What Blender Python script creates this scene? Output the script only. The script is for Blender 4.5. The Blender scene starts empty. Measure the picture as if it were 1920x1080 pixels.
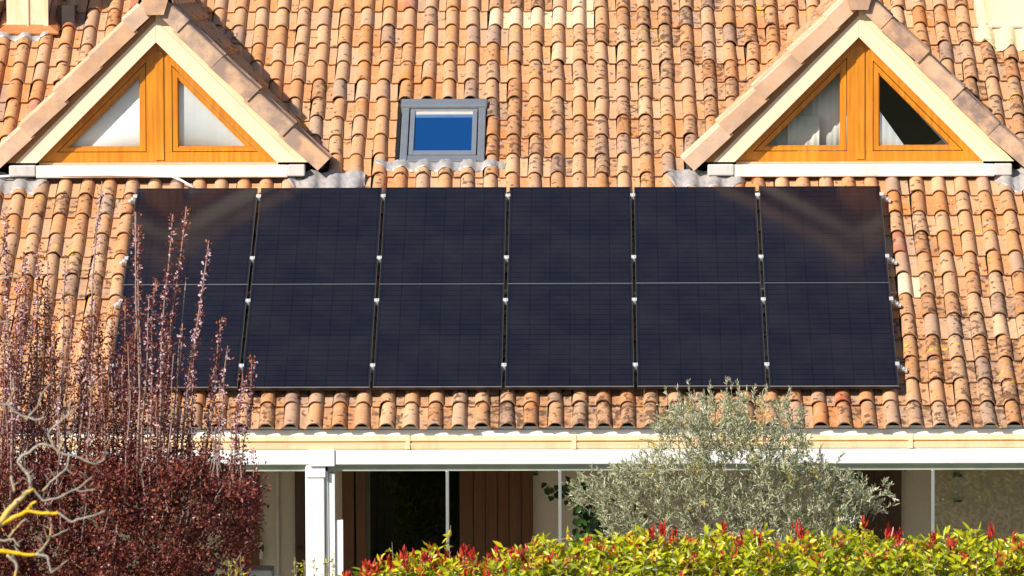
import bpy, math, random
import numpy as np
from mathutils import Matrix, Vector
random.seed(7); rng=np.random.default_rng(11)
R=math.radians
scene=bpy.context.scene
# ------------------------------------------------------------ camera
PIT=R(28); EY,EZ=-.12,2.75
CAM=np.array([.7834,-46.5981,6.8886]); YAW,PCH,ROL,FPX=.01499,.05998,-.00372,10080.
cam_d=bpy.data.cameras.new('camera'); cam=bpy.data.objects.new('camera',cam_d); scene.collection.objects.link(cam)
cam_d.sensor_width=36; cam_d.lens=FPX/1920*36; cam_d.clip_start=.5; cam_d.clip_end=3000
def _dir(u,f,v):
    c,s=math.cos(PCH),math.sin(PCH); y=c*f+s*v; z=-s*f+c*v
    c,s=math.cos(YAW),math.sin(YAW); return np.array([c*u-s*y,s*u+c*y,z])
def ray(px,py):
    a,b=px-960,540-py; c,s=math.cos(ROL),math.sin(ROL)
    return _dir(c*a-s*b,FPX,s*a+c*b)
ax_r=Vector(ray(961,540)-ray(960,540)).normalized(); ax_f=Vector(ray(960,540)).normalized(); ax_u=ax_r.cross(ax_f)
M=Matrix((ax_r,ax_u,-ax_f)).transposed().to_4x4(); M.translation=Vector(CAM); cam.matrix_world=M
cam_d.dof.use_dof=True; cam_d.dof.focus_distance=49.0; cam_d.dof.aperture_fstop=6.5
scene.camera=cam
# ------------------------------------------------------------ sky and sun
SEL,SAZ=36,47
sd=Vector((-math.cos(R(SEL))*math.sin(R(SAZ)),-math.cos(R(SEL))*math.cos(R(SAZ)),math.sin(R(SEL))))
w=bpy.data.worlds.new('World'); scene.world=w; w.use_nodes=True
nt=w.node_tree; bg=nt.nodes['Background']; sk=nt.nodes.new('ShaderNodeTexSky'); sk.sky_type='NISHITA'; sk.sun_disc=False
sk.sun_elevation=R(SEL); sk.sun_rotation=math.atan2(sd.x,sd.y); sk.air_density=1.0; sk.dust_density=.6; sk.ozone_density=1.5
nt.links.new(sk.outputs[0],bg.inputs[0]); bg.inputs[1].default_value=.085
sl=bpy.data.lights.new('sun','SUN'); sl.energy=4.9; sl.angle=R(.5); sl.color=(1,.93,.82)
so=bpy.data.objects.new('sun',sl); scene.collection.objects.link(so); so.rotation_euler=sd.to_track_quat('Z','Y').to_euler(); so.location=(-20,-20,30)
scene.view_settings.view_transform='Standard'; scene.view_settings.look='None'; scene.view_settings.exposure=.5; scene.view_settings.gamma=1
scene.cycles.max_bounces=8; scene.cycles.transparent_max_bounces=24

# ------------------------------------------------------------ helpers
def on_roof(px,py,h=0):
    d=ray(px,py); n=np.array([0,-math.sin(PIT),math.cos(PIT)]); o=np.array([0,EY,EZ])+h*n
    t=((o-CAM)@n)/(d@n); p=CAM+t*d
    return p[0],(p[1]-EY+h*math.sin(PIT))/math.cos(PIT)
def roofpt(x,s,h): return np.array([x,EY+s*math.cos(PIT)-h*math.sin(PIT),EZ+s*math.sin(PIT)+h*math.cos(PIT)])
def at_y(px,py,Y):
    d=ray(px,py); return CAM+d*(Y-CAM[1])/d[1]
class MB:
    def __init__(s): s.v=[];s.f=[];s.c=[];s.n=0
    def add(s,v,f,c=(0,0,0)):
        s.v.append(np.asarray(v,float).reshape(-1,3)); s.f+= [tuple(i+s.n for i in q) for q in f]; s.c+=[c]*len(f); s.n+=len(s.v[-1])
    def box(s,x0,x1,y0,y1,z0,z1,c=(0,0,0)):
        v=[(x,y,z) for z in (z0,z1) for y in (y0,y1) for x in (x0,x1)]
        s.add(v,[(0,2,3,1),(4,5,7,6),(0,1,5,4),(2,6,7,3),(0,4,6,2),(1,3,7,5)],c)
    def fbox(s,F,a0,a1,b0,b1,c0,c1,col=(0,0,0)):   # box in a frame F(a,b,c)->world
        v=[F(a,b,c) for c in (c0,c1) for b in (b0,b1) for a in (a0,a1)]
        s.add(v,[(0,2,3,1),(4,5,7,6),(0,1,5,4),(2,6,7,3),(0,4,6,2),(1,3,7,5)],col)
    def prism(s,poly,y0,y1,c=(0,0,0)):  # poly in xz (ccw seen from -y)
        n=len(poly); v=[(x,y0,z) for x,z in poly]+[(x,y1,z) for x,z in poly]
        f=[tuple(range(n)),tuple(range(2*n-1,n-1,-1))]+[(i,n+i,n+(i+1)%n,(i+1)%n) for i in range(n)]
        s.add(v,f,c)
    def ring(s,outer,inner,y0,y1,c=(0,0,0)):  # frame between two polys of equal count
        n=len(outer)
        v=[(x,y0,z) for x,z in outer]+[(x,y0,z) for x,z in inner]+[(x,y1,z) for x,z in outer]+[(x,y1,z) for x,z in inner]
        f=[]
        for i in range(n):
            j=(i+1)%n
            f+=[(i,j,n+j,n+i),(2*n+i,3*n+i,3*n+j,2*n+j),(i,2*n+i,2*n+j,j),(n+i,n+j,3*n+j,3*n+i)]
        s.add(v,f,c)
    def tube(s,pts,rad,k=6,c=(0,0,0)):
        pts=[np.asarray(p,float) for p in pts]; n=len(pts); V=[]
        if not hasattr(rad,'__len__'): rad=[rad]*n
        for i,p in enumerate(pts):
            t=pts[min(i+1,n-1)]-pts[max(i-1,0)]; t/=np.linalg.norm(t)+1e-9
            a=np.cross(t,(0,1,0) if abs(t[1])<.8 else (1,0,0)); a/=np.linalg.norm(a); b=np.cross(t,a)
            for j in range(k):
                q=2*math.pi*j/k; V.append(p+rad[i]*(math.cos(q)*a+math.sin(q)*b))
        F=[(i*k+j,i*k+(j+1)%k,(i+1)*k+(j+1)%k,(i+1)*k+j) for i in range(n-1) for j in range(k)]
        F+=[tuple(range(k-1,-1,-1)),tuple((n-1)*k+j for j in range(k))]
        s.add(V,F,c)
    def build(s,name,mat,parent=None,smooth=False,bevel=0,loc=None):
        V=np.concatenate(s.v) if s.v else np.zeros((0,3))
        me=bpy.data.meshes.new(name)
        if loc is not None: V=V-np.asarray(loc)
        me.from_pydata(V.tolist(),[],s.f)
        a=me.attributes.new('tint','FLOAT_COLOR','FACE')
        if len(s.f): a.data.foreach_set('color',np.array([list(c)+[1] for c in s.c],dtype=np.float32).ravel())
        me.materials.append(mat); me.update()
        if smooth: me.polygons.foreach_set('use_smooth',[True]*len(me.polygons))
        o=bpy.data.objects.new(name,me); scene.collection.objects.link(o)
        if loc is not None: o.location=loc
        if parent:
            o.parent=parent
            if loc is not None and parent.type=='EMPTY':
                o.location=Vector(loc)-world_of(parent)
            elif loc is None: o.location=-world_of(parent)
        if bevel:
            m=o.modifiers.new('bevel','BEVEL'); m.width=bevel; m.segments=2; m.limit_method='ANGLE'; m.angle_limit=R(40)
        return o
def world_of(o):
    p=Vector((0,0,0))
    while o: p+=Vector(o.location); o=o.parent
    return p
def empty(name,loc,parent=None):
    o=bpy.data.objects.new(name,None); scene.collection.objects.link(o); o.empty_display_size=.1
    o.parent=parent; o.location=Vector(loc)-(world_of(parent) if parent else Vector((0,0,0))); return o
def tag(o,label=None,cat=None,group=None,kind=None):
    for k,v in (('label',label),('category',cat),('group',group),('kind',kind)):
        if v: o[k]=v
    return o
# node helpers
class NM:
    def __init__(s,name):
        s.m=bpy.data.materials.new(name); s.m.use_nodes=True; s.t=s.m.node_tree; s.p=s.t.nodes['Principled BSDF']; s.o=s.t.nodes['Material Output']
        s.co=s.t.nodes.new('ShaderNodeTexCoord')
    def l(s,a,b): s.t.links.new(a,b)
    def noise(s,scale,detail=3,rough=.55,vec=None,sc3=None):
        n=s.t.nodes.new('ShaderNodeTexNoise'); n.inputs['Scale'].default_value=scale; n.inputs['Detail'].default_value=detail; n.inputs['Roughness'].default_value=rough
        v=vec or s.co.outputs['Object']
        if sc3:
            mp=s.t.nodes.new('ShaderNodeMapping'); mp.inputs['Scale'].default_value=sc3; s.l(v,mp.inputs[0]); v=mp.outputs[0]
        s.l(v,n.inputs['Vector']); return n.outputs['Fac']
    def ramp(s,fac,stops,interp='LINEAR'):
        r=s.t.nodes.new('ShaderNodeValToRGB'); r.color_ramp.interpolation=interp; e=r.color_ramp.elements
        while len(e)<len(stops): e.new(.5)
        for i,(p,c) in enumerate(stops):
            e[i].position=p; e[i].color=(*c,1) if hasattr(c,'__len__') else (c,c,c,1)
        s.l(fac,r.inputs[0]); return r.outputs[0]
    def math(s,op,a,b=0.,c=None,clamp=False):
        n=s.t.nodes.new('ShaderNodeMath'); n.operation=op; n.use_clamp=clamp
        for i,x in enumerate((a,b) if c is None else (a,b,c)):
            if isinstance(x,(int,float)): n.inputs[i].default_value=x
            else: s.l(x,n.inputs[i])
        return n.outputs[0]
    def mix(s,fac,a,b,mode='MIX'):
        n=s.t.nodes.new('ShaderNodeMix'); n.data_type='RGBA'; n.blend_type=mode
        for i,x in ((0,fac),(6,a),(7,b)):
            if isinstance(x,(int,float)): n.inputs[i].default_value=x
            elif isinstance(x,tuple): n.inputs[i].default_value=(*x,1)
            else: s.l(x,n.inputs[i])
        return n.outputs[2]
    def attr(s,name='tint'):
        a=s.t.nodes.new('ShaderNodeAttribute'); a.attribute_name=name
        sp=s.t.nodes.new('ShaderNodeSeparateColor'); s.l(a.outputs['Color'],sp.inputs[0]); return sp.outputs
    def bump(s,h,strength=.3,dist=.01):
        b=s.t.nodes.new('ShaderNodeBump'); b.inputs['Strength'].default_value=strength; b.inputs['Distance'].default_value=dist
        s.l(h,b.inputs['Height']); s.l(b.outputs[0],s.p.inputs['Normal'])
    def set(s,col=None,rough=.6,metal=0,spec=.5):
        if isinstance(col,tuple): s.p.inputs['Base Color'].default_value=(*col,1)
        elif col is not None: s.l(col,s.p.inputs['Base Color'])
        s.p.inputs['Roughness'].default_value=rough; s.p.inputs['Metallic'].default_value=metal; s.p.inputs['Specular IOR Level'].default_value=spec
        return s
def simple(name,col,rough=.6,metal=0,var=.12,scale=6,bump=0,spec=.4):
    m=NM(name); n=m.noise(scale,5,.6)
    lo=tuple(c*(1-var) for c in col); hi=tuple(min(1,c*(1+var)) for c in col)
    m.set(m.ramp(n,[(.3,lo),(.7,hi)]),rough,metal,spec)
    if bump: m.bump(m.noise(scale*14,4,.7),bump,.004)
    return m.m
# ------------------------------------------------------------ materials
def tile_mat():
    m=NM('terracotta'); a=m.attr(); hue,pale,dirt=a[0],a[1],a[2]
    base=m.ramp(hue,[(0,(.555,.228,.072)),(.2,(.58,.275,.108)),(.42,(.59,.315,.150)),(.6,(.59,.360,.200)),(.78,(.46,.285,.185)),(.92,(.35,.245,.185)),(1,(.46,.135,.062))])
    big=m.ramp(m.noise(2.2,4,.6),[(.3,(.9,.82,.78)),(.7,(1.0,1.0,1.0))])
    base=m.mix(1,base,big,'MULTIPLY')
    # pinkish grey weathering patches
    wv=m.ramp(m.noise(9,5,.65),[(.48,0),(.68,.75)])
    base=m.mix(wv,base,(.47,.315,.225))
    # pale crust blotches
    pl=m.ramp(m.noise(23,4,.7),[(.60,0),(.72,.65)])
    base=m.mix(pl,base,(.68,.48,.30))
    base=m.mix(pale,base,(.76,.57,.38))
    # general grime in the pans
    gr=m.math('MULTIPLY',m.ramp(m.noise(14,6,.8),[(.40,0),(.62,1)]),m.math('MULTIPLY_ADD',dirt,1.3,-.45,True),clamp=True)
    base=m.mix(gr,base,(.17,.11,.075))
    # dark lichen spots: threshold falls where the tile is dirty
    sp=m.noise(16,2.6,.5,sc3=(1.0,.8,1.5)); area=m.noise(3.1,2,.5)
    thr=m.math('MULTIPLY_ADD',dirt,-.125,.655); thr=m.math('ADD',thr,m.math('MULTIPLY',m.math('SUBTRACT',.5,area),.28))
    spot=m.math('MULTIPLY',m.math('SUBTRACT',sp,thr),22,clamp=True)
    sub=m.ramp(m.noise(120,3,.7),[(.36,.5),(.5,1)])
    spot=m.math('MULTIPLY',m.math('MULTIPLY',spot,sub),.85)
    base=m.mix(spot,base,(.085,.042,.024))
    wsp=m.ramp(m.noise(48,2,.5,sc3=(1,1,1.3)),[(.70,0),(.74,.8)]); base=m.mix(wsp,base,(.8,.72,.6))
    ye=m.math('MULTIPLY',m.ramp(m.noise(17,2,.5),[(.60,0),(.66,1)]),m.ramp(m.noise(1.9,1,.5,sc3=(1,1.7,1)),[(.66,0),(.68,1)]))
    base=m.mix(ye,base,(.72,.42,.03))
    m.set(base,.88,0,.2); m.bump(m.noise(85,5,.7),.35,.006); return m.m
M_tile=tile_mat()
def rake_mat():
    m=NM('rake_tile_clay'); a=m.attr()
    base=m.ramp(a[0],[(0,(.64,.38,.22)),(.5,(.70,.47,.32)),(1,(.66,.36,.19))])
    base=m.mix(m.ramp(m.noise(7,5,.7),[(.45,0),(.7,.6)]),base,(.64,.47,.38))
    d=m.math('MULTIPLY',m.ramp(m.noise(4.2,5,.65),[(.40,0),(.60,.85)]),a[2])
    base=m.mix(d,base,(.20,.155,.145))
    base=m.mix(m.ramp(m.noise(45,3,.6),[(.66,0),(.72,.7)]),base,(.22,.14,.09))
    m.set(base,.88,0,.2); m.bump(m.noise(70,5,.7),.3,.005); return m.m
M_rake=rake_mat()
def streak(name,col,dirtcol,rough=.55,amt=.5):
    m=NM(name); n=m.ramp(m.noise(5,6,.7,sc3=(1,1,.35)),[(.5,0),(.75,amt)]); m.set(m.mix(n,col,dirtcol),rough,0,.4); m.bump(m.noise(60,3,.6),.08,.003); return m.m
M_cream=streak('cream_paint',(.84,.665,.475),(.80,.58,.36),.5,.3)
M_sill=streak('white_sill',(.84,.80,.74),(.50,.42,.34),.6,.7)
M_sill2=streak('weathered_sill',(.62,.59,.55),(.40,.36,.32),.7,.8)
M_white=streak('white_paint',(.86,.86,.85),(.66,.63,.57),.35,.5)
M_gut=streak('cream_gutter',(.86,.67,.42),(.66,.36,.14),.45,.55)
M_rail=simple('grey_green_rail',(.36,.40,.31),.5)
def wood(name,c1,c2,sc=(30,30,1.5),rough=.35):
    m=NM(name); n=m.noise(1,6,.65,sc3=sc); n2=m.noise(3,3,.6)
    b=m.ramp(n,[(.3,c1),(.7,c2)]); b=m.mix(m.ramp(n2,[(.4,0),(.8,.25)]),b,tuple(x*.6 for x in c1)); m.set(b,rough,0,.4); return m.m
M_wood=wood('varnished_wood',(.50,.155,.010),(.76,.30,.022))
M_dwood=wood('dark_wood',(.10,.032,.010),(.18,.062,.019),(40,40,1.2),.5)
M_trim_shadow=wood('trim_shadow_brown',(.38,.15,.04),(.50,.22,.07))  # brown that paints the shadow strip beside the left rake boards
M_dwood2=wood('dark_wood_deep',(.055,.022,.013),(.09,.038,.02),(40,40,1.2),.5)
def lead_mat():
    m=NM('lead_flashing'); b=m.ramp(m.noise(8,6,.7),[(.3,(.30,.28,.28)),(.5,(.42,.39,.38)),(.72,(.52,.43,.38))]); m.set(b,.5,.25,.5)
    m.bump(m.noise(11,4,.6),.5,.02); return m.m
M_lead=lead_mat()
M_alu=simple('aluminium',(.62,.63,.65),.35,.8,.05)
M_alum_grey=simple('grey_anodised',(.31,.33,.36),.38,.55,.08)
M_clamp=simple('clamp_metal',(.82,.82,.83),.3,.5,.03)
M_dark=simple('dark_interior',(.012,.010,.009),.9)
M_underlay=simple('roof_underlay',(.05,.04,.035),.95)
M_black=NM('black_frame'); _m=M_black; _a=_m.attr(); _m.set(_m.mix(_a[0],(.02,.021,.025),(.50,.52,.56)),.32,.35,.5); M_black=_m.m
M_hook=simple('black_iron',(.03,.028,.026),.5,.5)
M_cable=simple('white_cable',(.8,.8,.8),.4)
M_box=simple('pale_plastic',(.62,.58,.50),.5)
M_curtain=simple('white_curtain',(.92,.93,.94),.9,0,.04)
M_sheer=simple('grey_sheer',(.80,.76,.72),.9,0,.10,3)
def render_mat(name,c,b=.5,dc=None):
    m=NM(name); base=m.ramp(m.noise(55,5,.7),[(.3,tuple(x*.82 for x in c)),(.7,c)])
    base=m.mix(m.ramp(m.noise(2,5,.6),[(.42,0),(.7,.6)]),base,dc or tuple(x*.7 for x in c)); m.set(base,.9,0,.2); m.bump(m.noise(70,4,.75),b,.012); return m.m
M_wall=render_mat('roughcast_wall',(.80,.67,.53),.8,(.68,.55,.42))
M_chim=render_mat('chimney_render',(.84,.74,.56),.2)
M_mortar=render_mat('lime_mortar',(.84,.70,.46),.9,(.75,.55,.30))
M_copper=NM('copper_cladding')
_m=M_copper; _b=_m.ramp(_m.noise(3,4,.6,sc3=(2.5,2.5,.8)),[(.35,(.82,.62,.38)),(.55,(.86,.72,.52)),(.75,(.55,.22,.08))]); _m.set(_b,.45,.25,.5); M_copper=_m.m
M_copper2=simple('copper_skirt',(.62,.24,.09),.4,.35,.25,9)
def glass(name,tint=(1,1,1),ior=1.5,rough=.0,extra=0.,dirt=0.):
    m=NM(name); tr=m.t.nodes.new('ShaderNodeBsdfTransparent'); tr.inputs[0].default_value=(*tint,1)
    gl=m.t.nodes.new('ShaderNodeBsdfGlossy'); gl.inputs['Roughness'].default_value=rough
    fr=m.t.nodes.new('ShaderNodeLayerWeight'); fr.inputs[0].default_value=.5
    f=m.math('ADD',m.math('MULTIPLY',m.math('POWER',fr.outputs['Facing'],5.),.9),extra,clamp=True)
    mx=m.t.nodes.new('ShaderNodeMixShader'); m.l(f,mx.inputs[0]); m.l(tr.outputs[0],mx.inputs[1]); m.l(gl.outputs[0],mx.inputs[2]); m.l(mx.outputs[0],m.o.inputs[0]); return m.m
M_glass=glass('window_glass',(.98,.995,.99),extra=.035)
M_vglass=glass('veranda_glass',(.96,.97,.965),extra=.010)
M_vglass2=glass('mirrored_veranda_glass',(.90,.89,.87),extra=.14)
M_dglass=glass('door_glass',(.5,.5,.5),extra=.003)
def sky_glass():
    m=NM('skylight_glass'); m.set((.003,.045,.17),.05,0,.5); m.p.inputs['IOR'].default_value=1.5; m.bump(m.noise(2.5,1,.5),.02,.01); return m.m
M_skyglass=sky_glass()
def pv():
    m=NM('solar_cells'); sp=m.t.nodes.new('ShaderNodeSeparateXYZ'); m.l(m.co.outputs['Object'],sp.inputs[0])
    def cell(axis,n_,size,off,wd):
        t=m.math('DIVIDE',m.math('SUBTRACT',axis,off),size/n_); fr=m.math('FRACT',t)
        d=m.math('ABSOLUTE',m.math('SUBTRACT',fr,.5)); return m.math('GREATER_THAN',d,.5-wd),m.math('FLOOR',t)
    gx,ix=cell(sp.outputs[0],6,1.08,-.54,.020); gy,iy=cell(sp.outputs[1],20,1.68,-.84,.05)
    # busbars thin horizontals
    bx,_=cell(sp.outputs[1],100,1.68,-.84,.12)
    wn=m.t.nodes.new('ShaderNodeTexWhiteNoise'); cb=m.t.nodes.new('ShaderNodeCombineXYZ'); m.l(ix,cb.inputs[0]); m.l(m.math('FLOOR',m.math('DIVIDE',iy,2.)),cb.inputs[1])
    ob=m.t.nodes.new('ShaderNodeObjectInfo'); m.l(ob.outputs['Random'],cb.inputs[2]); m.l(cb.outputs[0],wn.inputs['Vector'])
    base=m.ramp(wn.outputs[0],[(0,(.0065,.0068,.0135)),(.7,(.0078,.0075,.0145)),(1,(.0088,.0078,.0150))])
    base=m.mix(m.math('MULTIPLY',bx,.55),base,(.024,.021,.030))
    mid=m.math('LESS_THAN',m.math('ABSOLUTE',sp.outputs[1]),.008)
    g=m.math('MAXIMUM',m.math('MAXIMUM',gx,gy),mid)
    base=m.mix(m.math('MULTIPLY',g,.8),base,(.002,.002,.005))
    dust=m.ramp(m.noise(1.6,4,.6),[(.4,0),(.8,.025)]); base=m.mix(dust,base,(.4,.32,.25))
    m.set(base,.13,0,.26); m.p.inputs['Coat Weight'].default_value=.0
    return m.m
M_pv=pv()
def leafmat(name,stops,trans=.35,rough=.45,spec=.4):
    m=NM(name); a=m.attr(); base=m.ramp(a[0],stops); m.set(base,rough,0,spec)
    t=m.t.nodes.new('ShaderNodeBsdfTranslucent'); m.l(base,t.inputs[0]); mx=m.t.nodes.new('ShaderNodeMixShader'); mx.inputs[0].default_value=trans
    m.l(m.p.outputs[0],mx.inputs[1]); m.l(t.outputs[0],mx.inputs[2]); m.l(mx.outputs[0],m.o.inputs[0]); return m.m
M_plum=leafmat('plum_leaf',[(0,(.08,.020,.021)),(.45,(.20,.046,.038)),(.8,(.34,.085,.046)),(1,(.55,.19,.05))],.40)
M_blossom=leafmat('plum_blossom',[(0,(.55,.30,.34)),(1,(.80,.60,.66))],.3,.7)
M_olive=leafmat('olive_leaf',[(0,(.13,.155,.055)),(.4,(.36,.38,.20)),(.75,(.58,.57,.41)),(.95,(.78,.74,.60)),(1,(.55,.47,.08))],.22,.42,.5)
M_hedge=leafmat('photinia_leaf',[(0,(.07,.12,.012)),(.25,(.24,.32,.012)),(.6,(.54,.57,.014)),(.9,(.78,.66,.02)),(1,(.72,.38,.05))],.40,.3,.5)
M_red=leafmat('photinia_shoot',[(0,(.50,.035,.03)),(.6,(.66,.055,.035)),(1,(.52,.16,.06))],.3,.3,.5)
M_ivy=leafmat('ivy_leaf',[(0,(.02,.05,.012)),(1,(.06,.12,.025))],.2,.35)
M_bark=simple('grey_bark',(.30,.24,.19),.9,0,.3,30,.4)
M_plumbark=simple('plum_bark',(.30,.21,.18),.85,0,.3,30,.3)
def lichen_mat():
    m=NM('lichen_bark'); a=m.attr(); n=m.noise(9,5,.7)
    g=m.ramp(m.noise(14,5,.7),[(.3,(.26,.22,.19)),(.7,(.52,.46,.38))])
    k=m.math('MULTIPLY',m.math('SUBTRACT',m.math('ADD',n,a[0]),1.08),7,clamp=True)
    k2=m.math('MULTIPLY',m.math('GREATER_THAN',a[0],.15),m.math('MULTIPLY',m.ramp(m.noise(7,3,.6),[(.5,0),(.58,1)]),.45))
    m.set(m.mix(m.math('MAXIMUM',k,k2),g,m.ramp(m.noise(22,4,.7),[(.3,(.66,.36,.01)),(.7,(.88,.60,.03))])),.9,0,.2); m.bump(m.noise(60,5,.7),.6,.01); return m.m
M_lich=lichen_mat()
def ground_mat(name,c,c2,sc):
    m=NM(name); m.set(m.ramp(m.noise(sc,6,.7),[(.3,c),(.7,c2)]),.95,0,.1); m.bump(m.noise(sc*8,4,.7),.5,.02); return m.m
# ------------------------------------------------------------ setting
g=MB(); g.add([(-900,-900,0),(900,-900,0),(900,900,0),(-900,900,0)],[(0,1,2,3)]); tag(g.build('ground',ground_mat('lawn',(.075,.085,.03),(.16,.15,.07),1.4)),kind='structure')
g=MB(); g.box(-8,8,-3.2,2.58,0.004,.05); tag(g.build('terrace_paving',ground_mat('paving',(.42,.37,.31),(.52,.46,.38),.9)),kind='structure')

# ------------------------------------------------------------ house
house=tag(empty('house',(0,0,0)),'cream house with weathered terracotta tile roof, two triangular dormers and a glazed veranda','house')
TP,TE,X0,S0=.2100,.3626,-1.2252,.198   # tile pitch, exposure, phase
PX=np.array([-.066,-.062,-.052,-.036,-.018,0,.018,.036,.052,.062,.067,.080,.105,.130,.1445])
def prof(x,k=1.):
    t=np.clip(np.abs(x)/(.066*k),0,1); b=.056*k*np.power(np.maximum(0,1-t**2.2),.62)
    return b+np.where(x>.07,.004*((x-.105)/.04)**2,0)
def one_tile(mb,F,x,s,col,length=None,eave=False):
    """one interlocking barrel tile; F(x,s,h)->world"""
    L=length or TE+.035; dx=rng.normal(0,.0032); rot=rng.normal(0,.013); dh=rng.normal(0,.002); dsl=rng.normal(0,.006)
    V=[];n=len(PX)
    ts=(0,.35,1.)
    lip=.013
    rows=[(0,-lip)]+[(t,0) for t in ts]
    for t,dn in rows:
        k=1.03-.10*t
        lift=.023*(1-t)+dh
        for q in PX:
            qq=q*k if q<.07 else q
            h=prof(np.array([qq]),k)[0]+lift+dn
            # soften lip foot: pull bottom lip slightly in
            V.append(F(x+qq+dx+rot*(t*L),s+t*L+(.004 if dn else 0)+dsl,h))
    f=[(r*n+i,r*n+i+1,(r+1)*n+i+1,(r+1)*n+i) for r in range(len(rows)-1) for i in range(n-1)]
    if eave:   # thickness seen from the open end
        m=len(V)
        for q in PX:
            qq=q*1.03 if q<.07 else q; V.append(F(x+qq+dx,s+.18,prof(np.array([qq]),1.03)[0]+.008+dh))
        f+=[(m+i,m+i+1,i+1,i) for i in range(n-1)]
        mb.add(V,f,col); return
    mb.add(V,f,col)
def main_F(x,s,h): return roofpt(x,s,h)
# dormer geometry (x centre, base z, front y, half, apex height)
def dormer_dims(axp,outer_l,outer_r,apexy,basey,footpx,footpy):
    x,s=on_roof(footpx,footpy,.06); y=roofpt(x,s,.06)[1]-.02
    a=at_y(axp,apexy,y); b=at_y((outer_l+outer_r)/2,basey,y); l=at_y(outer_l,basey,y); r=at_y(outer_r,basey,y)
    return dict(xc=(l[0]+r[0])/2*.5+a[0]*.5,y=y,z0=b[2],H=a[2]-b[2],half=(r[0]-l[0])/2)
DL=dormer_dims(290,28,565,41,305,270,330); DR=dormer_dims(1608,1338,1888,30,303,1600,323)
for d in (DL,DR): d['H']=(d['H']+d['half'])/2
DORM=(DL,DR); UP=.285
def in_dormer(p,marg=.0):
    for d in DORM:
        if p[1]>d['y']+.02 and abs(p[0]-d['xc'])<d['H']+UP-.05-marg-(p[2]-d['z0']): return True
    return False
skx0,sks0=on_roof(749,300,.07); skx1,_=on_roof(908,300,.07); _,sks1=on_roof(830,195,.05)
SK=(skx0,skx1,sks0,sks1)
chL=on_roof(50,60,.05); chR=on_roof(1885,52,.05)
ncol0,ncol1=int((-7.2-X0)/TP),int((7.2-X0)/TP); NR=25
def field(x,s):
    p=.5
    d=.30+.16*math.sin(x*1.3+.5)+.10*math.sin(s*1.7+x)
    if s<2.4: d+=.34*(1-s/2.4)+.02*max(0,x)
    if x>3.4 and s<4: d+=.2
    if x<-2 and s>4: d-=.25
    if -2.9<x<-.2 and s>6: d-=.02
    if -.2<x<2.9 and s>5 : d+=.0
    if x>-.4 and s>4.6: d+=.14
    if x>1.3 and s>4.6: d+=.14
    return d
special={}
def mark(px,py,col):
    x,s=on_roof(px,py,.03); special[(round((x-.02-X0)/TP),int((s-S0)//TE))]=col
mb=MB()
mark(1703,532,(.5,.95,.0))
for px in (925,950,965,1005,1045,1083): mark(px,37,(.5,.75,.1))
mark(1045,85,(.3,.5,.1)); mark(1083,2,(.5,.8,.1)); mark(1580,744,(1,0,.2)); mark(290,375,(1,0,.1))
for ci in range(ncol0,ncol1):
    x=X0+ci*TP; colh=rng.normal(0,.05)
    wob=rng.normal(0,.004)
    for r in range(NR):
        s=S0+r*TE; c=roofpt(x,s+.18,.05); c2=roofpt(x+.04,s+.3,.05)
        if in_dormer(c) and in_dormer(c2): continue
        cx,cs=x+.04,s+.18
        LL=None
        if SK[0]-.03<cx<SK[1]+.03 and SK[2]-.20<cs<SK[3]+.03:
            if s<SK[2]-.05: LL=SK[2]-s+.005
            else: continue
        hue=float(np.clip(rng.beta(2.3,2.9)+colh,0,.93))
        if x<-3.2 and s>5 and rng.random()<.35: hue=float(rng.uniform(0,.2)) if rng.random()<.5 else .99
        if rng.random()<.006: hue=.98
        pale=max(0,rng.normal(-.12,.16)); dirt=float(np.clip(field(x,s)+rng.normal(0,.22),0,1))
        col=(hue,float(pale),dirt)
        if (ci,r) in special: col=special[(ci,r)]
        one_tile(mb,main_F,x+wob*math.sin(r*.7+ci),s,col,length=LL,eave=(r==0))
roof=mb.build('roof',M_tile,house,smooth=False)
# smooth barrels but keep lips crisp
roof.data.polygons.foreach_set('use_smooth',[True]*len(roof.data.polygons))
try:
    m_=roof.data; m_.set_sharp_from_angle(angle=R(38))
except Exception: pass
# grimy pans: darker growth on the flat channels lower down is real dirt, carried in the tint attribute
a_=roof.data.attributes['tint'].data; buf=np.zeros(len(a_)*4,dtype=np.float32); a_.foreach_get('color',buf); buf=buf.reshape(-1,4)
nf=(len(PX)-1)
cen=np.zeros(len(roof.data.polygons)*3,dtype=np.float32); roof.data.polygons.foreach_get('center',cen); cen=cen.reshape(-1,3)
xl=((cen[:,0]-X0+.07)%TP)-.07; pan=(xl>.066)&(xl<.15); sl_=(cen[:,1]-EY)/math.cos(PIT)
buf[:,2]=np.clip(buf[:,2]+np.where(pan,np.clip(.50-.20*sl_,-.15,.42),0),0,1)
buf[pan,0]=np.clip(buf[pan,0]*.8+.02,0,1)
a_.foreach_set('color',buf.ravel())
# structure under the tiles
SR=S0+NR*TE-.05; ridge=roofpt(0,SR,0)
u=MB()
def slab(mb,x0,x1,s0,s1,h0,h1): mb.fbox(lambda a,b,c: roofpt(a,b,c),x0,x1,s0,s1,h0,h1)
slab(u,-7.15,7.15,.24,SR,-.12,-.012); 
by=2*ridge[1]-EY
v=[(-7.15,ridge[1],ridge[2]),(7.15,ridge[1],ridge[2]),(7.15,by,EZ),(-7.15,by,EZ)]; u.add(v+[(x,y,z-.12) for x,y,z in v],[(0,1,2,3),(7,6,5,4),(0,4,5,1),(1,5,6,2),(2,6,7,3),(3,7,4,0)])
u.build('roof_deck',M_underlay,house)
rc=MB()
for i in range(36):
    x=-7.2+i*.4; rc.tube([(x,ridge[1],ridge[2]+.0),(x+.42,ridge[1],ridge[2]+.012)],.11,12,(float(rng.random()*.8),0,.3))
rc.build('ridge_tiles',M_tile,house)
wl=MB()
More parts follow.
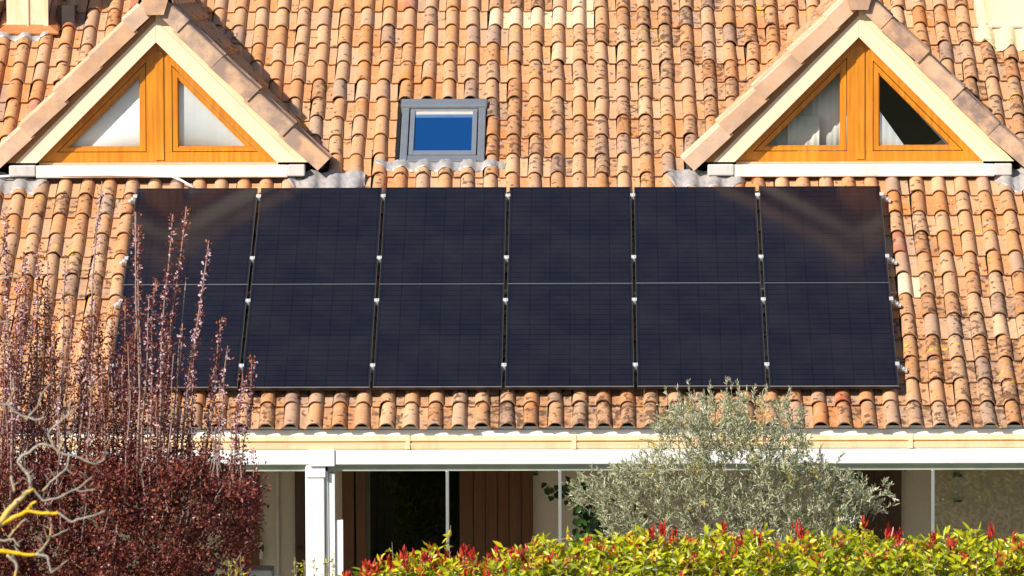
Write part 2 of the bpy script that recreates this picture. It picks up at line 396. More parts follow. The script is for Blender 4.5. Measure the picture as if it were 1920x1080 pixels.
# back wall of the veranda, split round the openings
YW=2.6
def zx(px,py,Y=YW): p=at_y(px,py,Y); return p[0],p[2]
def wallspan(px0,px1): return zx(px0,950)[0],zx(px1,950)[0]
a0,_=wallspan(642,0); a1,_=wallspan(884,0)
dz=2.55
wl.box(-6.9,a0,YW,YW+.25,0,4.0); wl.box(a1,6.9,YW,YW+.25,0,4.0); wl.box(a0,a1,YW,YW+.25,dz,4.0)
wl.build('wall',M_wall,house)
wl=MB(); wl.box(-6.9,-6.65,YW+.25,by-.3,0,2.9); wl.box(6.65,6.9,YW+.25,by-.3,0,2.9); wl.box(-6.65,6.65,by-.55,by-.3,0,2.9); 
for sx in (-6.9,6.65):
    wl.add([(sx,.6,2.9),(sx,by-.6,2.9),(sx,ridge[1],ridge[2]-.15),(sx+.25,.6,2.9),(sx+.25,by-.6,2.9),(sx+.25,ridge[1],ridge[2]-.15)],[(0,1,2),(5,4,3),(0,3,4,1),(1,4,5,2),(2,5,3,0)])
wl.build('outer_wall',M_wall,house)
rm=MB(); rm.box(a0-.6,a1+.6,YW+.25,YW+3.2,0,.02); rm.box(a0-.6,a1+.6,YW+3.0,YW+3.2,0.02,dz+.2); rm.box(a0-.8,a0-.6,YW+.25,YW+3.2,0.02,dz+.2); rm.box(a1+.6,a1+.8,YW+.25,YW+3.2,0.02,dz+.2); rm.box(a0-.6,a1+.6,YW+.25,YW+3.0,dz+.22,dz+.3)
rm.build('room_interior',M_dark,house)
# doors and shutters
def planks(mb,x0,x1,y,z0,z1,n,th=.035,gap=.006):
    w_=(x1-x0)/n
    for i in range(n): mb.box(x0+i*w_+gap/2,x0+(i+1)*w_-gap/2,y-th,y,z0,z1)
    mb.box(x0+.002,x1-.002,y-.002,y+.015,z0+.01,z1-.01)
def shutter(px0,px1,n,mat,y=YW-.03,battens=True,label=None):
    x0,x1=wallspan(px0,px1); r=empty('shutter',((x0+x1)/2,y,.1),house)
    m=MB(); planks(m,x0,x1,y,.1,2.5,n); m.build('panel',mat,r,bevel=.004)
    for z in (.5,1.55,2.28):
        h=MB(); h.box(x1-.16,x1+.03,y-.047,y-.036,z-.012,z+.012) ; h.tube([(x1+.03,y-.045,z-.03),(x1+.03,y-.045,z+.03)],.010,8); h.build('hinge',M_hook,r)
    if label: r['label']=label
    return r
shutter(888,1000,5,M_dwood,label='brown plank shutter open beside the dark doorway')
shutter(1560,1690,5,M_dwood2); shutter(553,590,2,M_dwood2); shutter(440,487,2,M_dwood)
df=MB(); zt=2.5
for p0,p1 in ((642,664),(668,686),(862,888)):
    x0,x1=wallspan(p0,p1); df.box(x0,x1,YW-.05,YW+.12,.05,zt)
x0,x1=wallspan(686,862); 
df.box(x0,x1,YW,YW+.1,zt-.09,zt)
df.build('door_frame',M_dwood,house,bevel=.006)
gp=MB(); gp.box(x0,x1,YW+.03,YW+.045,.06,zt-.09); gp.build('door_pane',M_dglass,house)
ev=MB(); x0,x1=wallspan(686,694); ev.box(x0,x1,YW-.01,YW+.02,.06,zt-.09); ev.build('door_stile',simple('bronze_stile',(.10,.085,.05),.5),house)
# small fittings on the wall
cd=MB(); x,_=wallspan(521,0); cd.tube([(x,YW-.02,.2),(x,YW-.02,2.7)],.013,8); cd.build('conduit',M_box,house)
cb=MB(); p=at_y(483,1031,YW-.1); cb.box(p[0]-.045,p[0]+.045,YW-.06,YW-.001,p[2]-.09,p[2]+.07); cb.build('socket_box',M_box,house,bevel=.006)
for px,py in ((1797,892),(1797,940),(1003,890)):
    hk=MB(); p=at_y(px,py,YW-.05); hk.box(p[0]-.04,p[0]+.03,YW-.05,YW-.001,p[2]-.007,p[2]+.007); hk.tube([(p[0]-.035,YW-.045,p[2]-.02),(p[0]-.035,YW-.045,p[2]+.03)],.006,6)
    hk.build('shutter_stay',M_hook,house)
hp=MB(); p=at_y(1797,922,YW-.05); hp.box(p[0]-.05,p[0]+.03,YW-.02,YW-.001,p[2]-.14,p[2]+.13); hp.build('wall_plaque',M_box,house)
# eaves trim, gutter and beam
def zf(py,Y=-.1): return at_y(1000,py,Y)[2]
XL,XR=-7.0,7.0
# the tiles' open end sits at S0
eave=roofpt(0,S0,0); YE=eave[1]
t=MB(); t.box(XL,XR,YE+.045,YE+.075,zf(823),zf(803)); t.build('fascia',M_white,house)
def extr(mb,profile,x0,x1,c=(0,0,0)):   # profile (y,z) ccw
    n=len(profile); v=[(x0,y,z) for y,z in profile]+[(x1,y,z) for y,z in profile]
    mb.add(v,[(i,(i+1)%n,n+(i+1)%n,n+i) for i in range(n)]+[tuple(range(n-1,-1,-1)),tuple(range(n,2*n))],c)
gz=[zf(y) for y in (820,831,833,846)]
YG=YE+.03
gt=MB(); seg=[-7.0,-5.2,-3.6,-.83,.62,3.55,7.0]
for i in range(len(seg)-1):
    extr(gt,[(YG+.055,gz[0]-.004),(YG+.0,gz[0]),(YG-.004,gz[1]+.008),(YG+.004,gz[1]),(YG+.02,gz[1]-.001),(YG+.02,gz[2]),(YG-.006,gz[2]-.006),(YG+.0,gz[3]+.01),(YG+.01,gz[3]),(YG+.055,gz[3]-.001)][::-1],seg[i]+.0015,seg[i+1]-.0015)
gt.build('gutter',M_gut,house)
gg=MB(); gg.box(XL,XR,YG+.012,YG+.019,gz[2]-.003,gz[1]+.001); gg.build('gutter_groove_shade',simple('groove_shade_ochre',(.72,.36,.10),.6),house)  # ochre strip paints the warm shade inside the gutter groove
for x in (-3.6,-.83,.62,3.55):
    gb=MB(); extr(gb,[(YG+.05,gz[0]+.004),(YG-.006,gz[0]+.004),(YG-.012,gz[3]+.004),(YG+.05,gz[3]+.002)][::-1],x-.018,x+.018)
    gb.build('gutter_joint',M_gut,house)
bz0,bz1=zf(874),zf(846)-.003
b=MB(); YB=YG-.012
b.box(XL,XR,YB,YB+.16,bz0,bz1); b.build('beam',M_white,house,bevel=.008)
rl=MB(); rl.box(XL,XR,YB+.05,YB+.14,zf(887),bz0-.002); rl.box(XL,XR,YB+.035,YB+.05,zf(878),bz0-.003); rl.build('sliding_rail',M_rail,house)
def yx(px,py=950,Y=-.05): return at_y(px,py,Y)[0]
YP=YB+.02
p_=MB(); x0,x1=yx(571),yx(607); p_.box(x0,x1,YP,YP+.16,.05,bz0-.004); p_.build('post',M_white,house,bevel=.01)
p_=MB(); x0c,x1c=yx(579,860),yx(626,860); p_.box(x0c,x1c,YB-.014,YB-.002,bz0-.012,bz1+.01); p_.box(yx(573),yx(609),YP-.012,YP-.002,zf(898),bz0-.005); p_.build('post_cap',M_white,house,bevel=.003)
p_=MB(); x0,x1=yx(608),yx(614); p_.box(x0+.002,x1,YP+.03,YP+.12,.05,bz0-.005); x0,x1=yx(615),yx(626); p_.box(x0,x1,YP+.04,YP+.12,.05,zf(891)); p_.build('door_jamb',M_white,house,bevel=.003)
p_=MB(); x0,x1=yx(626.5),yx(641); p_.box(x0,x1,YP+.06,YP+.1,.05,zf(980)); p_.build('jamb_panel',M_white,house,bevel=.003)
for px in (838,1050,1752,2110,140,-130):
    p_=MB(); x=yx(px); p_.box(x-.014,x+.014,YP+.03,YP+.075,.05,zf(887)-.001); o=p_.build('glazing_post',M_alu,house,bevel=.004)
edges=[-7,yx(140),yx(571),None,yx(641),yx(838),yx(1050),yx(1752),7]
for e0,e1 in ((-6.9,yx(140)),(yx(140),yx(571)),(yx(641),yx(838)),(yx(838),yx(1050)),(yx(1050),yx(1400)),(yx(1400),yx(1752)),(yx(1752),6.9)):
    p_=MB(); p_.box(e0+.018,e1-.018,YP+.05,YP+.058,.08,zf(887)-.002); p_.build('glass_pane',M_vglass if e1<6.8 else M_vglass2,house)
# ------------------------------------------------------------ draped lead aprons
def roof_h(x,s):
    xl=((x-X0+.07)%TP)-.07; k=((s-S0)%TE)/TE
    return float(prof(np.array([xl]))[0])+.023*(1-k)
def apron(name,parent,x0,x1,s0,s1,mat,jag=.02,lift=.012,rise=0.,seed=0,flat=.8):
    m=MB(); nx=max(4,int((x1-x0)/.018)); ns=max(3,int((s1-s0)/.03)); V=[]; rr=random.Random(seed)
    ph=[rr.uniform(0,6) for _ in range(4)]
    for i in range(nx+1):
        x=x0+(x1-x0)*i/nx; e_=min(i,nx-i)/nx; low=s0+(s1-s0)*.55*max(0,1-e_*7)**1.5+jag*(math.sin(x*23+ph[0])+.6*math.sin(x*51+ph[1]))
        for j in range(ns+1):
            s=low+(s1-low)*j/ns; t=j/ns
            h=roof_h(x,s)*(1-flat*min(1,1.6*t))+lift+(rise+flat*.072)*min(1,1.6*t)+.004*math.sin(x*90+ph[2]+s*50)+.003*math.sin(s*130+x*40)
            V.append(roofpt(x,s,h))
    for i in range(nx):
        for j in range(ns): a=i*(ns+1)+j; m.f.append((a,a+ns+1,a+ns+2,a+1)); m.c.append((0,0,0))
    # small thickness: skirt on the lower edge
    base=len(V)
    for i in range(nx+1): V.append(V[i*(ns+1)]-np.array([0,.0,.008]))
    for i in range(nx): m.f.append((base+i,base+i+1,(i+1)*(ns+1),i*(ns+1))); m.c.append((0,0,0))
    m.v=[np.array(V)]; m.n=len(V)
    return m.build(name,mat,parent,smooth=True)
# ------------------------------------------------------------ dormers
def dormer(d,label,right):
    xc,y,z0,H=d['xc'],d['y'],d['z0'],d['H']
    R0=empty('dormer',(xc,y,z0),house); R0['label']=label
    W=lambda pts:[(xc+a,z0+b) for a,b in pts]
    px=1/199.5
    bw=.205
    for sgn in (-1,1):
        m=MB(); poly=W([(0,H),(0,H-bw),(sgn*(H-bw),0),(sgn*H,0)]); poly=poly if sgn<0 else poly[::-1]
        m.prism(poly,y-.0+(.0015 if sgn>0 else 0),y+.045); m.build('rake_board',M_cream,R0,bevel=.003)
        # thin edge strip outside the board: cream right, brown left as painted shadow
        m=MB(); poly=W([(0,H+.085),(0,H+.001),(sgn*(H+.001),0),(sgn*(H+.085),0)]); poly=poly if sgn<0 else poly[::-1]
        m.prism(poly,y+.008,y+.044); m.build('edge_trim',M_gut if sgn>0 else M_trim_shadow,R0)
        # soffit
        m=MB(); poly=W([(0,H-.002),(0,H-.03),(sgn*(H-.03),0),(sgn*(H-.002),0)]); poly=poly if sgn<0 else poly[::-1]
        m.prism(poly,y+.046,y+.30); m.build('soffit',M_dwood,R0)
    # fixed window frame
    yw=y+.105; T=H-.03
    lo=.035
    sx0,sx1=-21*px,27*px    # mullion edges of the sash openings
    def tri(xa,zb,off,sg): # right triangle: vertical side xa, bottom zb, hypotenuse z=off-|x|
        if sg>0: return [(xa,zb),(off-zb,zb),(xa,off-xa)]
        return [(xa,zb),(xa,off+xa),(-(off-zb),zb)]
    zb=.115-.02
    offs=H-.215-.07
    hr=tri(sx1,zb,offs,1); hl=tri(sx0,zb,offs,-1)
    m=MB()
    # frame polys: bottom rail, mullion, two slopes
    m.prism(W([(-(T-.0),0.0),(T,0.0),(T-zb,zb),(-(T-zb),zb)]),yw,yw+.06)
    m.prism(W([(sx0,zb),(sx1,zb),(sx1,offs-sx1),(.0,T-.001),(sx0,offs+sx0)]),yw-.0015,yw+.0585)
    m.prism(W([(sx1,offs-sx1),(offs-zb,zb),(T-zb-.001,zb),(0,T-.001)]),yw,yw+.06)
    m.prism(W([(sx0,offs+sx0),(0,T-.001),(-(T-zb-.001),zb),(-(offs-zb),zb)]),yw,yw+.06)
    m.build('window_frame',M_wood,R0)
    # mullion facing strip
    m=MB(); m.prism(W([(-4*px,.02),(12*px,.02),(12*px,T-.26),(-4*px,T-.26)]),yw-.012,yw-.002); 
    m.build('mullion_strip',M_wood,R0,bevel=.003)
    for sg,h in ((-1,hl),(1,hr)):
        g_=.006; q=2.414
        def inset(off2,zb2,xin):
            xa=h[0][0]+sg*xin
            return tri(xa,zb+zb2,offs-off2,sg)
        o=inset(g_*1.4,g_,g_); i_=inset(.060,.046,.056)
        m=MB(); m.ring(W(o),W(i_),yw+.006,yw+.05); i2=inset(.074,.056,.066); m.ring(W(i_),W(i2),yw+.018,yw+.045); m.build('sash',M_wood,R0,bevel=.003)
        m=MB(); m.prism(W(i2),yw+.03,yw+.036); m.build('pane',M_glass,R0)
        if sg<0 or not right: pass
        m=MB(); m.prism(W([(c[0],c[1]) for c in inset(.066,.05,.06)][0:3]),yw+.0275,yw+.029) if False else None
    # hinges / little handles
    # sill: pinkish wooden strip and white board, lead covered ends
    m=MB(); m.box(xc-(H-.22),xc+(H-.20),yw-.03,yw+.06,z0-.022,z0-.001); m.build('sill_strip',M_rake,R0)
    m=MB(); zs=z0-.024
    m.box(xc-(H-.20),xc+(H-.10),y-.07,y+.10,zs-.115,zs,(0,0,0)); m.build('sill',M_sill,R0,bevel=.012)
    m=MB(); m.box(xc-(H+.05),xc-(H-.198),y-.078,y+.09,zs-.10,zs+.004); m.build('sill_end',M_sill2,R0,bevel=.012); m=MB(); m.box(xc+(H-.102),xc+(H+.06),y-.078,y+.09,zs-.105,zs+.003); m.build('sill_end',M_sill2,R0,bevel=.012)
    # closing wall below sill
    m=MB(); m.box(xc-H-.1,xc+H+.1,y+.0,y+.08,z0-.35,zs-.116); m.build('apron_wall',M_underlay,R0)
    # roof slopes
    Lr=(z0+H+UP-.0); depth=(H+UP)/math.tan(PIT)+.4
    for sg in (-1,1):
        k=math.sqrt(.5)
        def F(a,s,h,sg=sg): # a depth from front, s up the slope from base, h normal
            return np.array([xc+sg*(H+UP-k*s+k*h),y+a,z0+k*s+k*h])
        tot=(H+UP)/k; s00=.02
        m=MB(); nrow=5
        ex=(tot-s00)/nrow+.008
        ncolm=int(depth/TP)+1
        for r in range(-1,nrow):
            for c in range(ncolm):
                a=.16+c*TP
                zz=z0+k*(s00+(r+.5)*ex); 
                # stop where the slope has met the main roof
                yy=y+a; zroof=EZ+(yy-EY)*math.tan(PIT)
                if zz<zroof-.35: continue
                if r<0 and c>0: continue
                if r<0: continue
                one_tile(m,lambda xx,ss,hh,F=F: F(xx,ss,hh-.045),a+.06,s00+r*ex,(float(rng.random()*.9),0,.45),length=ex+.02)
        m.build('slope_tiles',M_tile,R0,smooth=True)
        try: R0.children[-1].data.set_sharp_from_angle(angle=R(38))
        except Exception: pass
        m=MB(); m.fbox(F,-.0,depth,0,tot-.02,-.10,-.06); m.build('slope_deck',M_underlay,R0)
        m=MB()
        for r in range(0,nrow):
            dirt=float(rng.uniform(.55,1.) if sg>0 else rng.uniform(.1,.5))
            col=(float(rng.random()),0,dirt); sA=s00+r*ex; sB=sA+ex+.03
            j=rng.normal(0,.003)
            # L section with lower end proud
            P=[]
            fw=.155
            jz=rng.normal(0,.006)
            for s_,lf in ((sA,.019+jz),(sB,-.003)):
                lf+=j; fy=-.052-lf*.6
                # bottom of flange -> top front -> top back
                P+= [F(fy,s_,-fw+lf),F(fy,s_,-.01+lf),F(fy+.012,s_,.004+lf),F(.13,s_,.010+lf),F(.165,s_,.03+lf),F(.20,s_,.0+lf),F(.20,s_,-.02+lf),F(fy+.018,s_,-.016+lf),F(fy+.018,s_,-fw+lf)]
            n=9; fc=[(i,(i+1)%n,n+(i+1)%n,n+i) for i in range(n)]+[tuple(range(n)),tuple(range(2*n-1,n-1,-1))]
            m.add(P,fc,col)
        m.build('rake_tiles',M_rake,R0)
    # ridge caps
    m=MB(); rr=z0+H+UP
    for i in range(8):
        ya=y-.075+i*.36; yb=ya+.39; lf=.016
        def pf(yv,l): return [(xc-.165,yv,rr-.125+l),(xc-.135,yv,rr-.03+l),(xc-.06,yv,rr+.045+l),(xc+.06,yv,rr+.045+l),(xc+.135,yv,rr-.03+l),(xc+.165,yv,rr-.125+l)]
        V=pf(ya,lf)+pf(yb,-.004); V+= [(a,b_,c-.014) for a,b_,c in V]
        fc=[(i_,i_+1,i_+7,i_+6) for i_ in range(5)]+[(12+i_+6,12+i_+7,12+i_+1,12+i_) for i_ in range(5)]+[(12+i_,12+i_+1,i_+1,i_) for i_ in range(5)]+[(0,6,18,12),(17,23,11,5)]
        m.add(V,fc,(.9,0,.5))
    # closing end piece, narrowing downwards
    m.prism([(xc-.085,rr-.232),(xc+.082,rr-.232),(xc+.14,rr-.03),(xc+.06,rr+.05),(xc-.06,rr+.05),(xc-.145,rr-.03)],y-.092,y-.062,(.95,0,.55))
    m.build('ridge_tiles',M_rake,R0)
    # lead at the feet and mortar behind
    return R0
dl=dormer(DL,'triangular dormer on the left with both panes bright white',False); dr=dormer(DR,'triangular dormer on the right with one grey and one dark pane',True)
for d,ro,s in ((DL,dl,1),(DR,dr,2)):
    sf=(d['y']-EY)/math.cos(PIT)
    hh=d['H']
    apron('flashing',ro,d['xc']-hh-.42,d['xc']-hh+.30,sf-.20,sf+.10,M_lead,.012,.008,.0,s,.5)
    apron('flashing',ro,d['xc']+hh-.10,d['xc']+hh+.62,sf-.24,sf+.12,M_lead,.02,.008,.0,s+5,.5)
# dark room and curtains in the dormers
for d,ro in ((DL,dl),(DR,dr)):
    m=MB(); xc,y,z0,H=d['xc'],d['y'],d['z0'],d['H']
    m.prism([(xc-H-.1,z0-.1),(xc+H+.1,z0-.1),(xc,z0+H+.05)],y+1.0,y+1.03); m.build('room_interior',M_dark,ro)
def curtain(d,pts,yoff,mat,label,fold=.012,name='curtain',n=40):
    xc,y,z0=d['xc'],d['y'],d['z0']; m=MB()
    # pts: list of (x, zlow, zhigh)
    xs=[p[0] for p in pts]; V=[]
    for i in range(n+1):
        x=xs[0]+(xs[-1]-xs[0])*i/n; lo=np.interp(x,xs,[p[1] for p in pts]); hi=np.interp(x,xs,[p[2] for p in pts])
        yy=y+yoff+fold*math.sin(x*95)+fold*.5*math.sin(x*37)
        V+=[(xc+x,yy,z0+lo),(xc+x,yy,z0+hi)]
    m.add(V,[(2*i,2*i+2,2*i+3,2*i+1) for i in range(n)]); o=m.build(name,mat,smooth=True)
    s_=o.modifiers.new('solid','SOLIDIFY'); s_.thickness=.003
    return tag(o,label,'curtain')
H=DL['H']
curtain(DL,[(-1.1,-.02,.0),(-.05,-.02,1.0)],.165,M_curtain,'white curtain behind the left pane of the left dormer',.0004)
curtain(DL,[(.10,-.02,.95),(1.1,-.02,.02)],.165,M_curtain,'white curtain behind the right pane of the left dormer',.0004)
curtain(DR,[(-1.1,-.02,.0),(-.03,-.02,1.0)],.30,M_sheer,'grey sheer curtain behind the left pane of the right dormer',.006)
curtain(DR,[(-.66,-.02,.42),(-.36,-.02,.42)],.24,simple('cream_net',(.74,.69,.60),.9),'short pleated cream curtain low in the right dormer',.003)
curtain(DR,[(.08,-.02,.62),(.16,-.02,.53),(.48,-.02,.08)],.145,M_curtain,'white curtain drawn aside behind the dark right pane',.0006)
bm_=MB(); bm_.tube([(DR['xc']+.15,DR['y']+.5,DR['z0']+.9),(DR['xc']+1.0,DR['y']+.5,DR['z0']+.0)],.01,6); bm_.build('roof_batten',M_alu,dr)
# ------------------------------------------------------------ skylight
RF=lambda a,b,c: roofpt(a,b,c)
sk_=empty('skylight',roofpt((SK[0]+SK[1])/2,SK[2],0),house)
x0,x1,s0,s1=SK; hb=.075
m=MB(); 
fw=.068
m.fbox(RF,x0,x0+fw,s0,s1,-.02,hb); m.fbox(RF,x1-fw,x1,s0,s1,-.02,hb); m.fbox(RF,x0+fw+.001,x1-fw-.001,s0-.004,s0+.10,-.02,hb-.01); 
m.build('frame',M_alum_grey,sk_,bevel=.006)
m=MB(); m.fbox(RF,x0-.012,x1+.012,s1-.115,s1+.03,.0,hb+.02); m.build('top_cover',M_alum_grey,sk_,bevel=.010)
m=MB(); xa,xb,sa,sb=x0+fw+.012,x1-fw-.012,s0+.115,s1-.125
m.fbox(RF,xa,xa+.045,sa,sb,.0,hb-.008); m.fbox(RF,xb-.045,xb,sa,sb,.0,hb-.008); m.fbox(RF,xa+.046,xb-.046,sa,sa+.075,.0,hb-.010); m.fbox(RF,xa+.046,xb-.046,sb-.035,sb,.0,hb-.008); m.build('sash',M_alu,sk_,bevel=.004)
m=MB(); m.fbox(RF,xa+.03,xb-.03,sa+.06,sb-.03,.01,hb-.022); m.build('pane',M_skyglass,sk_)
m=MB(); m.fbox(RF,xa+.046,xb-.046,sb-.145,sb-.085,hb-.022,hb-.0205); m.build('blind_bar',simple('blue_blind_bar',(.07,.16,.32),.4),sk_)
m=MB(); m.fbox(RF,xa+.046,xb-.046,sb-.085,sb-.036,hb-.022,hb-.0205); m.build('blind_cassette',simple('cream_cassette',(.55,.46,.38),.5),sk_)
m=MB(); m.fbox(RF,x0+fw+.002,x1-fw-.002,s0+.02,s1-.02,-.02,.012); m.build('inner_gasket',M_hook,sk_)
apron('flashing',sk_,x0-.22,x1+.20,s0-.125,s0+.012,M_lead,.010,.007,.0,31,.45)
for a_0,a_1 in ((x0-.05,x0-.014),(x1+.014,x1+.05)):
    m=MB(); m.fbox(RF,a_0,a_1,s0,s1,-.02,.02); m.build('side_flashing',M_hook,sk_)
# ------------------------------------------------------------ chimneys
cx,cs=chL; c=empty('chimney',roofpt(cx,cs,0),house); c['label']='copper clad chimney on the left of the roof'
q=roofpt(cx,cs,.06); yb=q[1]
def xat(px,Y,py=40): return at_y(px,py,Y)[0]
def zat(py,Y,px=50): return at_y(px,py,Y)[2]
xl,xr=xat(12,yb),xat(88,yb); zb=zat(52,yb)
m=MB(); m.box(xl,xr,yb+.02,yb+.6,zb-.02,zb+1.1); m.build('body',M_copper,c,bevel=.01)
m=MB(); m.box(xat(52,yb)-.008,xat(52,yb)+.008,yb+.004,yb+.03,zb,zb+1.1); m.box(xr-.03,xr+.012,yb+.005,yb+.03,zb,zb+1.1); m.build('seam',M_copper,c)
m=MB(); m.add([(xl-.13,yb-.06,zb-.055),(xr+.12,yb-.06,zb-.055),(xr+.012,yb+.018,zb+.03),(xl-.012,yb+.018,zb+.03),(xr+.12,yb+.7,zb+.25),(xr+.012,yb+.6,zb+.33)],[(0,1,2,3),(1,4,5,2)]); o=m.build('skirt',M_copper2,c); sm=o.modifiers.new('s','SOLIDIFY'); sm.thickness=.02
m=MB(); m.box(xl-.2,xr+.09,yb+.0,yb+.6,zb-.35,zb-.02); m.box(xr+.09,xr+.26,yb+.12,yb+.8,zb-.2,zb+.22); m.build('upstand',M_underlay,c)
apron('flashing',c,xl-.35,xr+.02,cs-.13,cs-.04,M_lead,.006,.012,.0,41,.3)
m=MB(); m.box(xl-.3,xl-.14,yb,yb+.5,zb-.1,zb+1.0); m.build('flank',M_copper2,c)
m=MB(); 
cx,cs=chR; c=empty('chimney',roofpt(cx,cs,0),house); c['label']='cream rendered chimney at the right edge of the roof'
q=roofpt(cx,cs,.06); yb=q[1]; xl=xat(1849,yb); zb=zat(52,yb,1880)
m=MB(); m.box(xl,xl+1.2,yb+.03,yb+.75,zb-.4,zb+1.3); m.build('body',M_mortar,c,bevel=.01)
m=MB(); m.box(xat(1856,yb),xl+1.15,yb-.03,yb+.029,zb,zb+1.25); m.box(xat(1858,yb),xl+1.15,yb-.036,yb-.03,zb+.01,zb+.035); m.build('cladding',M_chim,c,bevel=.006)
# mortar fillet over the tiles
def mortar(x0,x1,s0,s1,name='mortar',lift=.02,seed=3,parent=c):
    o=apron(name,parent,x0,x1,s0,s1,M_mortar,.03,lift,.0,seed,.35)
    return o
xm0,xm1=on_roof(1828,70,.05)[0],xl+1.3; sm0=on_roof(1860,92,.05)[1]
mortar(xm0,xm1,sm0+.02,cs+.0); mortar(xm0+.03,xl+.02,cs+.0,cs+.75,seed=5)

# ------------------------------------------------------------ solar array
AX0=-3.464; AS0=.6949; PW,PH,GX,GY=1.128,1.722,.04,.012; HT=.14
def panel_mesh():
    fr=MB(); I=lambda a,b,c:(a,b,c); w2,h2=PW/2,PH/2; e=.012
    for a0,a1,b0,b1 in ((-w2,-w2+e,-h2,h2),(w2-e,w2,-h2,h2),(-w2+e,w2-e,-h2,-h2+e),(-w2+e,w2-e,h2-e,h2)):
        fr.fbox(I,a0,a1,b0,b1,-.035,0.0)
    fr.fbox(I,-w2,w2,-h2-.002,-h2,-.006,.0015,(.8,0,0)); fr.fbox(I,-w2-.0015,-w2,-h2,h2,-.030,.001,(.35,0,0)); fr.fbox(I,w2,w2+.0015,-h2,h2,-.030,.001,(.35,0,0))  # paler lips paint sunlit glints along the lower and side edges
    gl=MB(); gl.fbox(I,-w2+e,w2-e,-h2+e,h2-e,-.010,-.0015)
    return fr,gl
fr,gl=panel_mesh()
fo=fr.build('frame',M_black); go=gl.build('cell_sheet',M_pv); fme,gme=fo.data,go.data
bpy.data.objects.remove(fo); bpy.data.objects.remove(go)
ords=['first','second','third','fourth','fifth','sixth']
rot=Matrix(((1,0,0),(0,math.cos(PIT),-math.sin(PIT)),(0,math.sin(PIT),math.cos(PIT)))).to_euler()
PANX=[]
for r in range(2):
    for i in range(6):
        cxp=AX0+i*1.16+PW/2; csp=AS0+r*(PH+GY)+PH/2
        if r==0: PANX.append(cxp)
        e=empty('solar_panel',roofpt(cxp,csp,HT)); e.rotation_euler=rot; e.rotation_euler.x+=rng.normal(0,.0012)
        tag(e,'black solar panel, %s from the left in the %s row'%(ords[i],'upper' if r else 'lower'),'solar panel','black solar panels mounted on the tile roof')
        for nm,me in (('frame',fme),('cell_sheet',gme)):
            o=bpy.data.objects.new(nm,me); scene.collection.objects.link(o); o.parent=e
# rails with clamps
rows=[(562,'lower row, near its top edge'),(684,'lower row, near its bottom edge'),(366,'upper row, near its top edge'),(482,'upper row, near its bottom edge')]
xl_,xr_=AX0,AX0+5*1.16+PW
for py,where in rows:
    s=on_roof(1190,py,HT)[1]; e=empty('mounting_rail',roofpt(0,s,.08)); tag(e,'aluminium mounting rail with bright clamps under the '+where,'rail','aluminium rails carrying the solar panels')
    m=MB(); m.fbox(RF,xl_-.05,xr_+.07,s-.018,s+.018,.070,.104); m.build('rail',M_alu,e)
    for i in range(5):
        x=AX0+1.16*(i+1)-.016; m=MB(); m.fbox(RF,x-.022,x+.022,s-.024,s+.024,HT+.002,HT+.007); m.fbox(RF,x-.012,x+.012,s-.028,s+.028,.105,HT+.001)
        m.tube([roofpt(x,s,HT+.007),roofpt(x,s,HT+.014)],.008,8); m.build('clamp',M_clamp,e)
    for sg,x in ((-1,xl_),(1,xr_)):
        m=MB(); m.fbox(RF,x+sg*.001,x+sg*.022,s-.028,s+.028,.105,HT+.004); m.fbox(RF,min(x-sg*.012,x+sg*.024),max(x-sg*.012,x+sg*.024),s-.028,s+.028,HT+.002,HT+.008); m.build('end_clamp',M_clamp,e)
        # hook bracket stepping out on to the tiles
        m=MB()
        for k in range(3 if sg>0 else 2): m.fbox(RF,min(x+sg*(.026+k*.022),x+sg*(.049+k*.022)),max(x+sg*(.026+k*.022),x+sg*(.049+k*.022)),s-.02-k*.016,s+.022-k*.016,.104-k*.010,.118-k*.010)
        m.build('roof_hook',M_clamp,e)
# white cable from the left dormer
m=MB(); cp=[]
for px,py,h in ((-60,329,.1),(0,331,.1),(60,327,.11),(120,329,.11),(200,328,.12),(280,330,.12),(322,331,.12),(338,337,.11),(352,345,.10),(364,352,.08)):
    x,s=on_roof(px,py,h); cp.append(roofpt(x,s,h))
m.tube(cp,.011,8); tag(m.build('cable',M_cable,smooth=True),'white cable running below the left dormer to the first solar panel','cable')
# grey cabinet on the terrace
m=MB(); p=at_y(480,1067,1.6); m.box(p[0]-.14,p[0]+.15,1.5,1.9,.05,p[2]); tag(m.build('storage_box',simple('grey_plastic',(.42,.44,.46),.5),bevel=.012),'grey storage box standing under the veranda beside the white post','storage box')

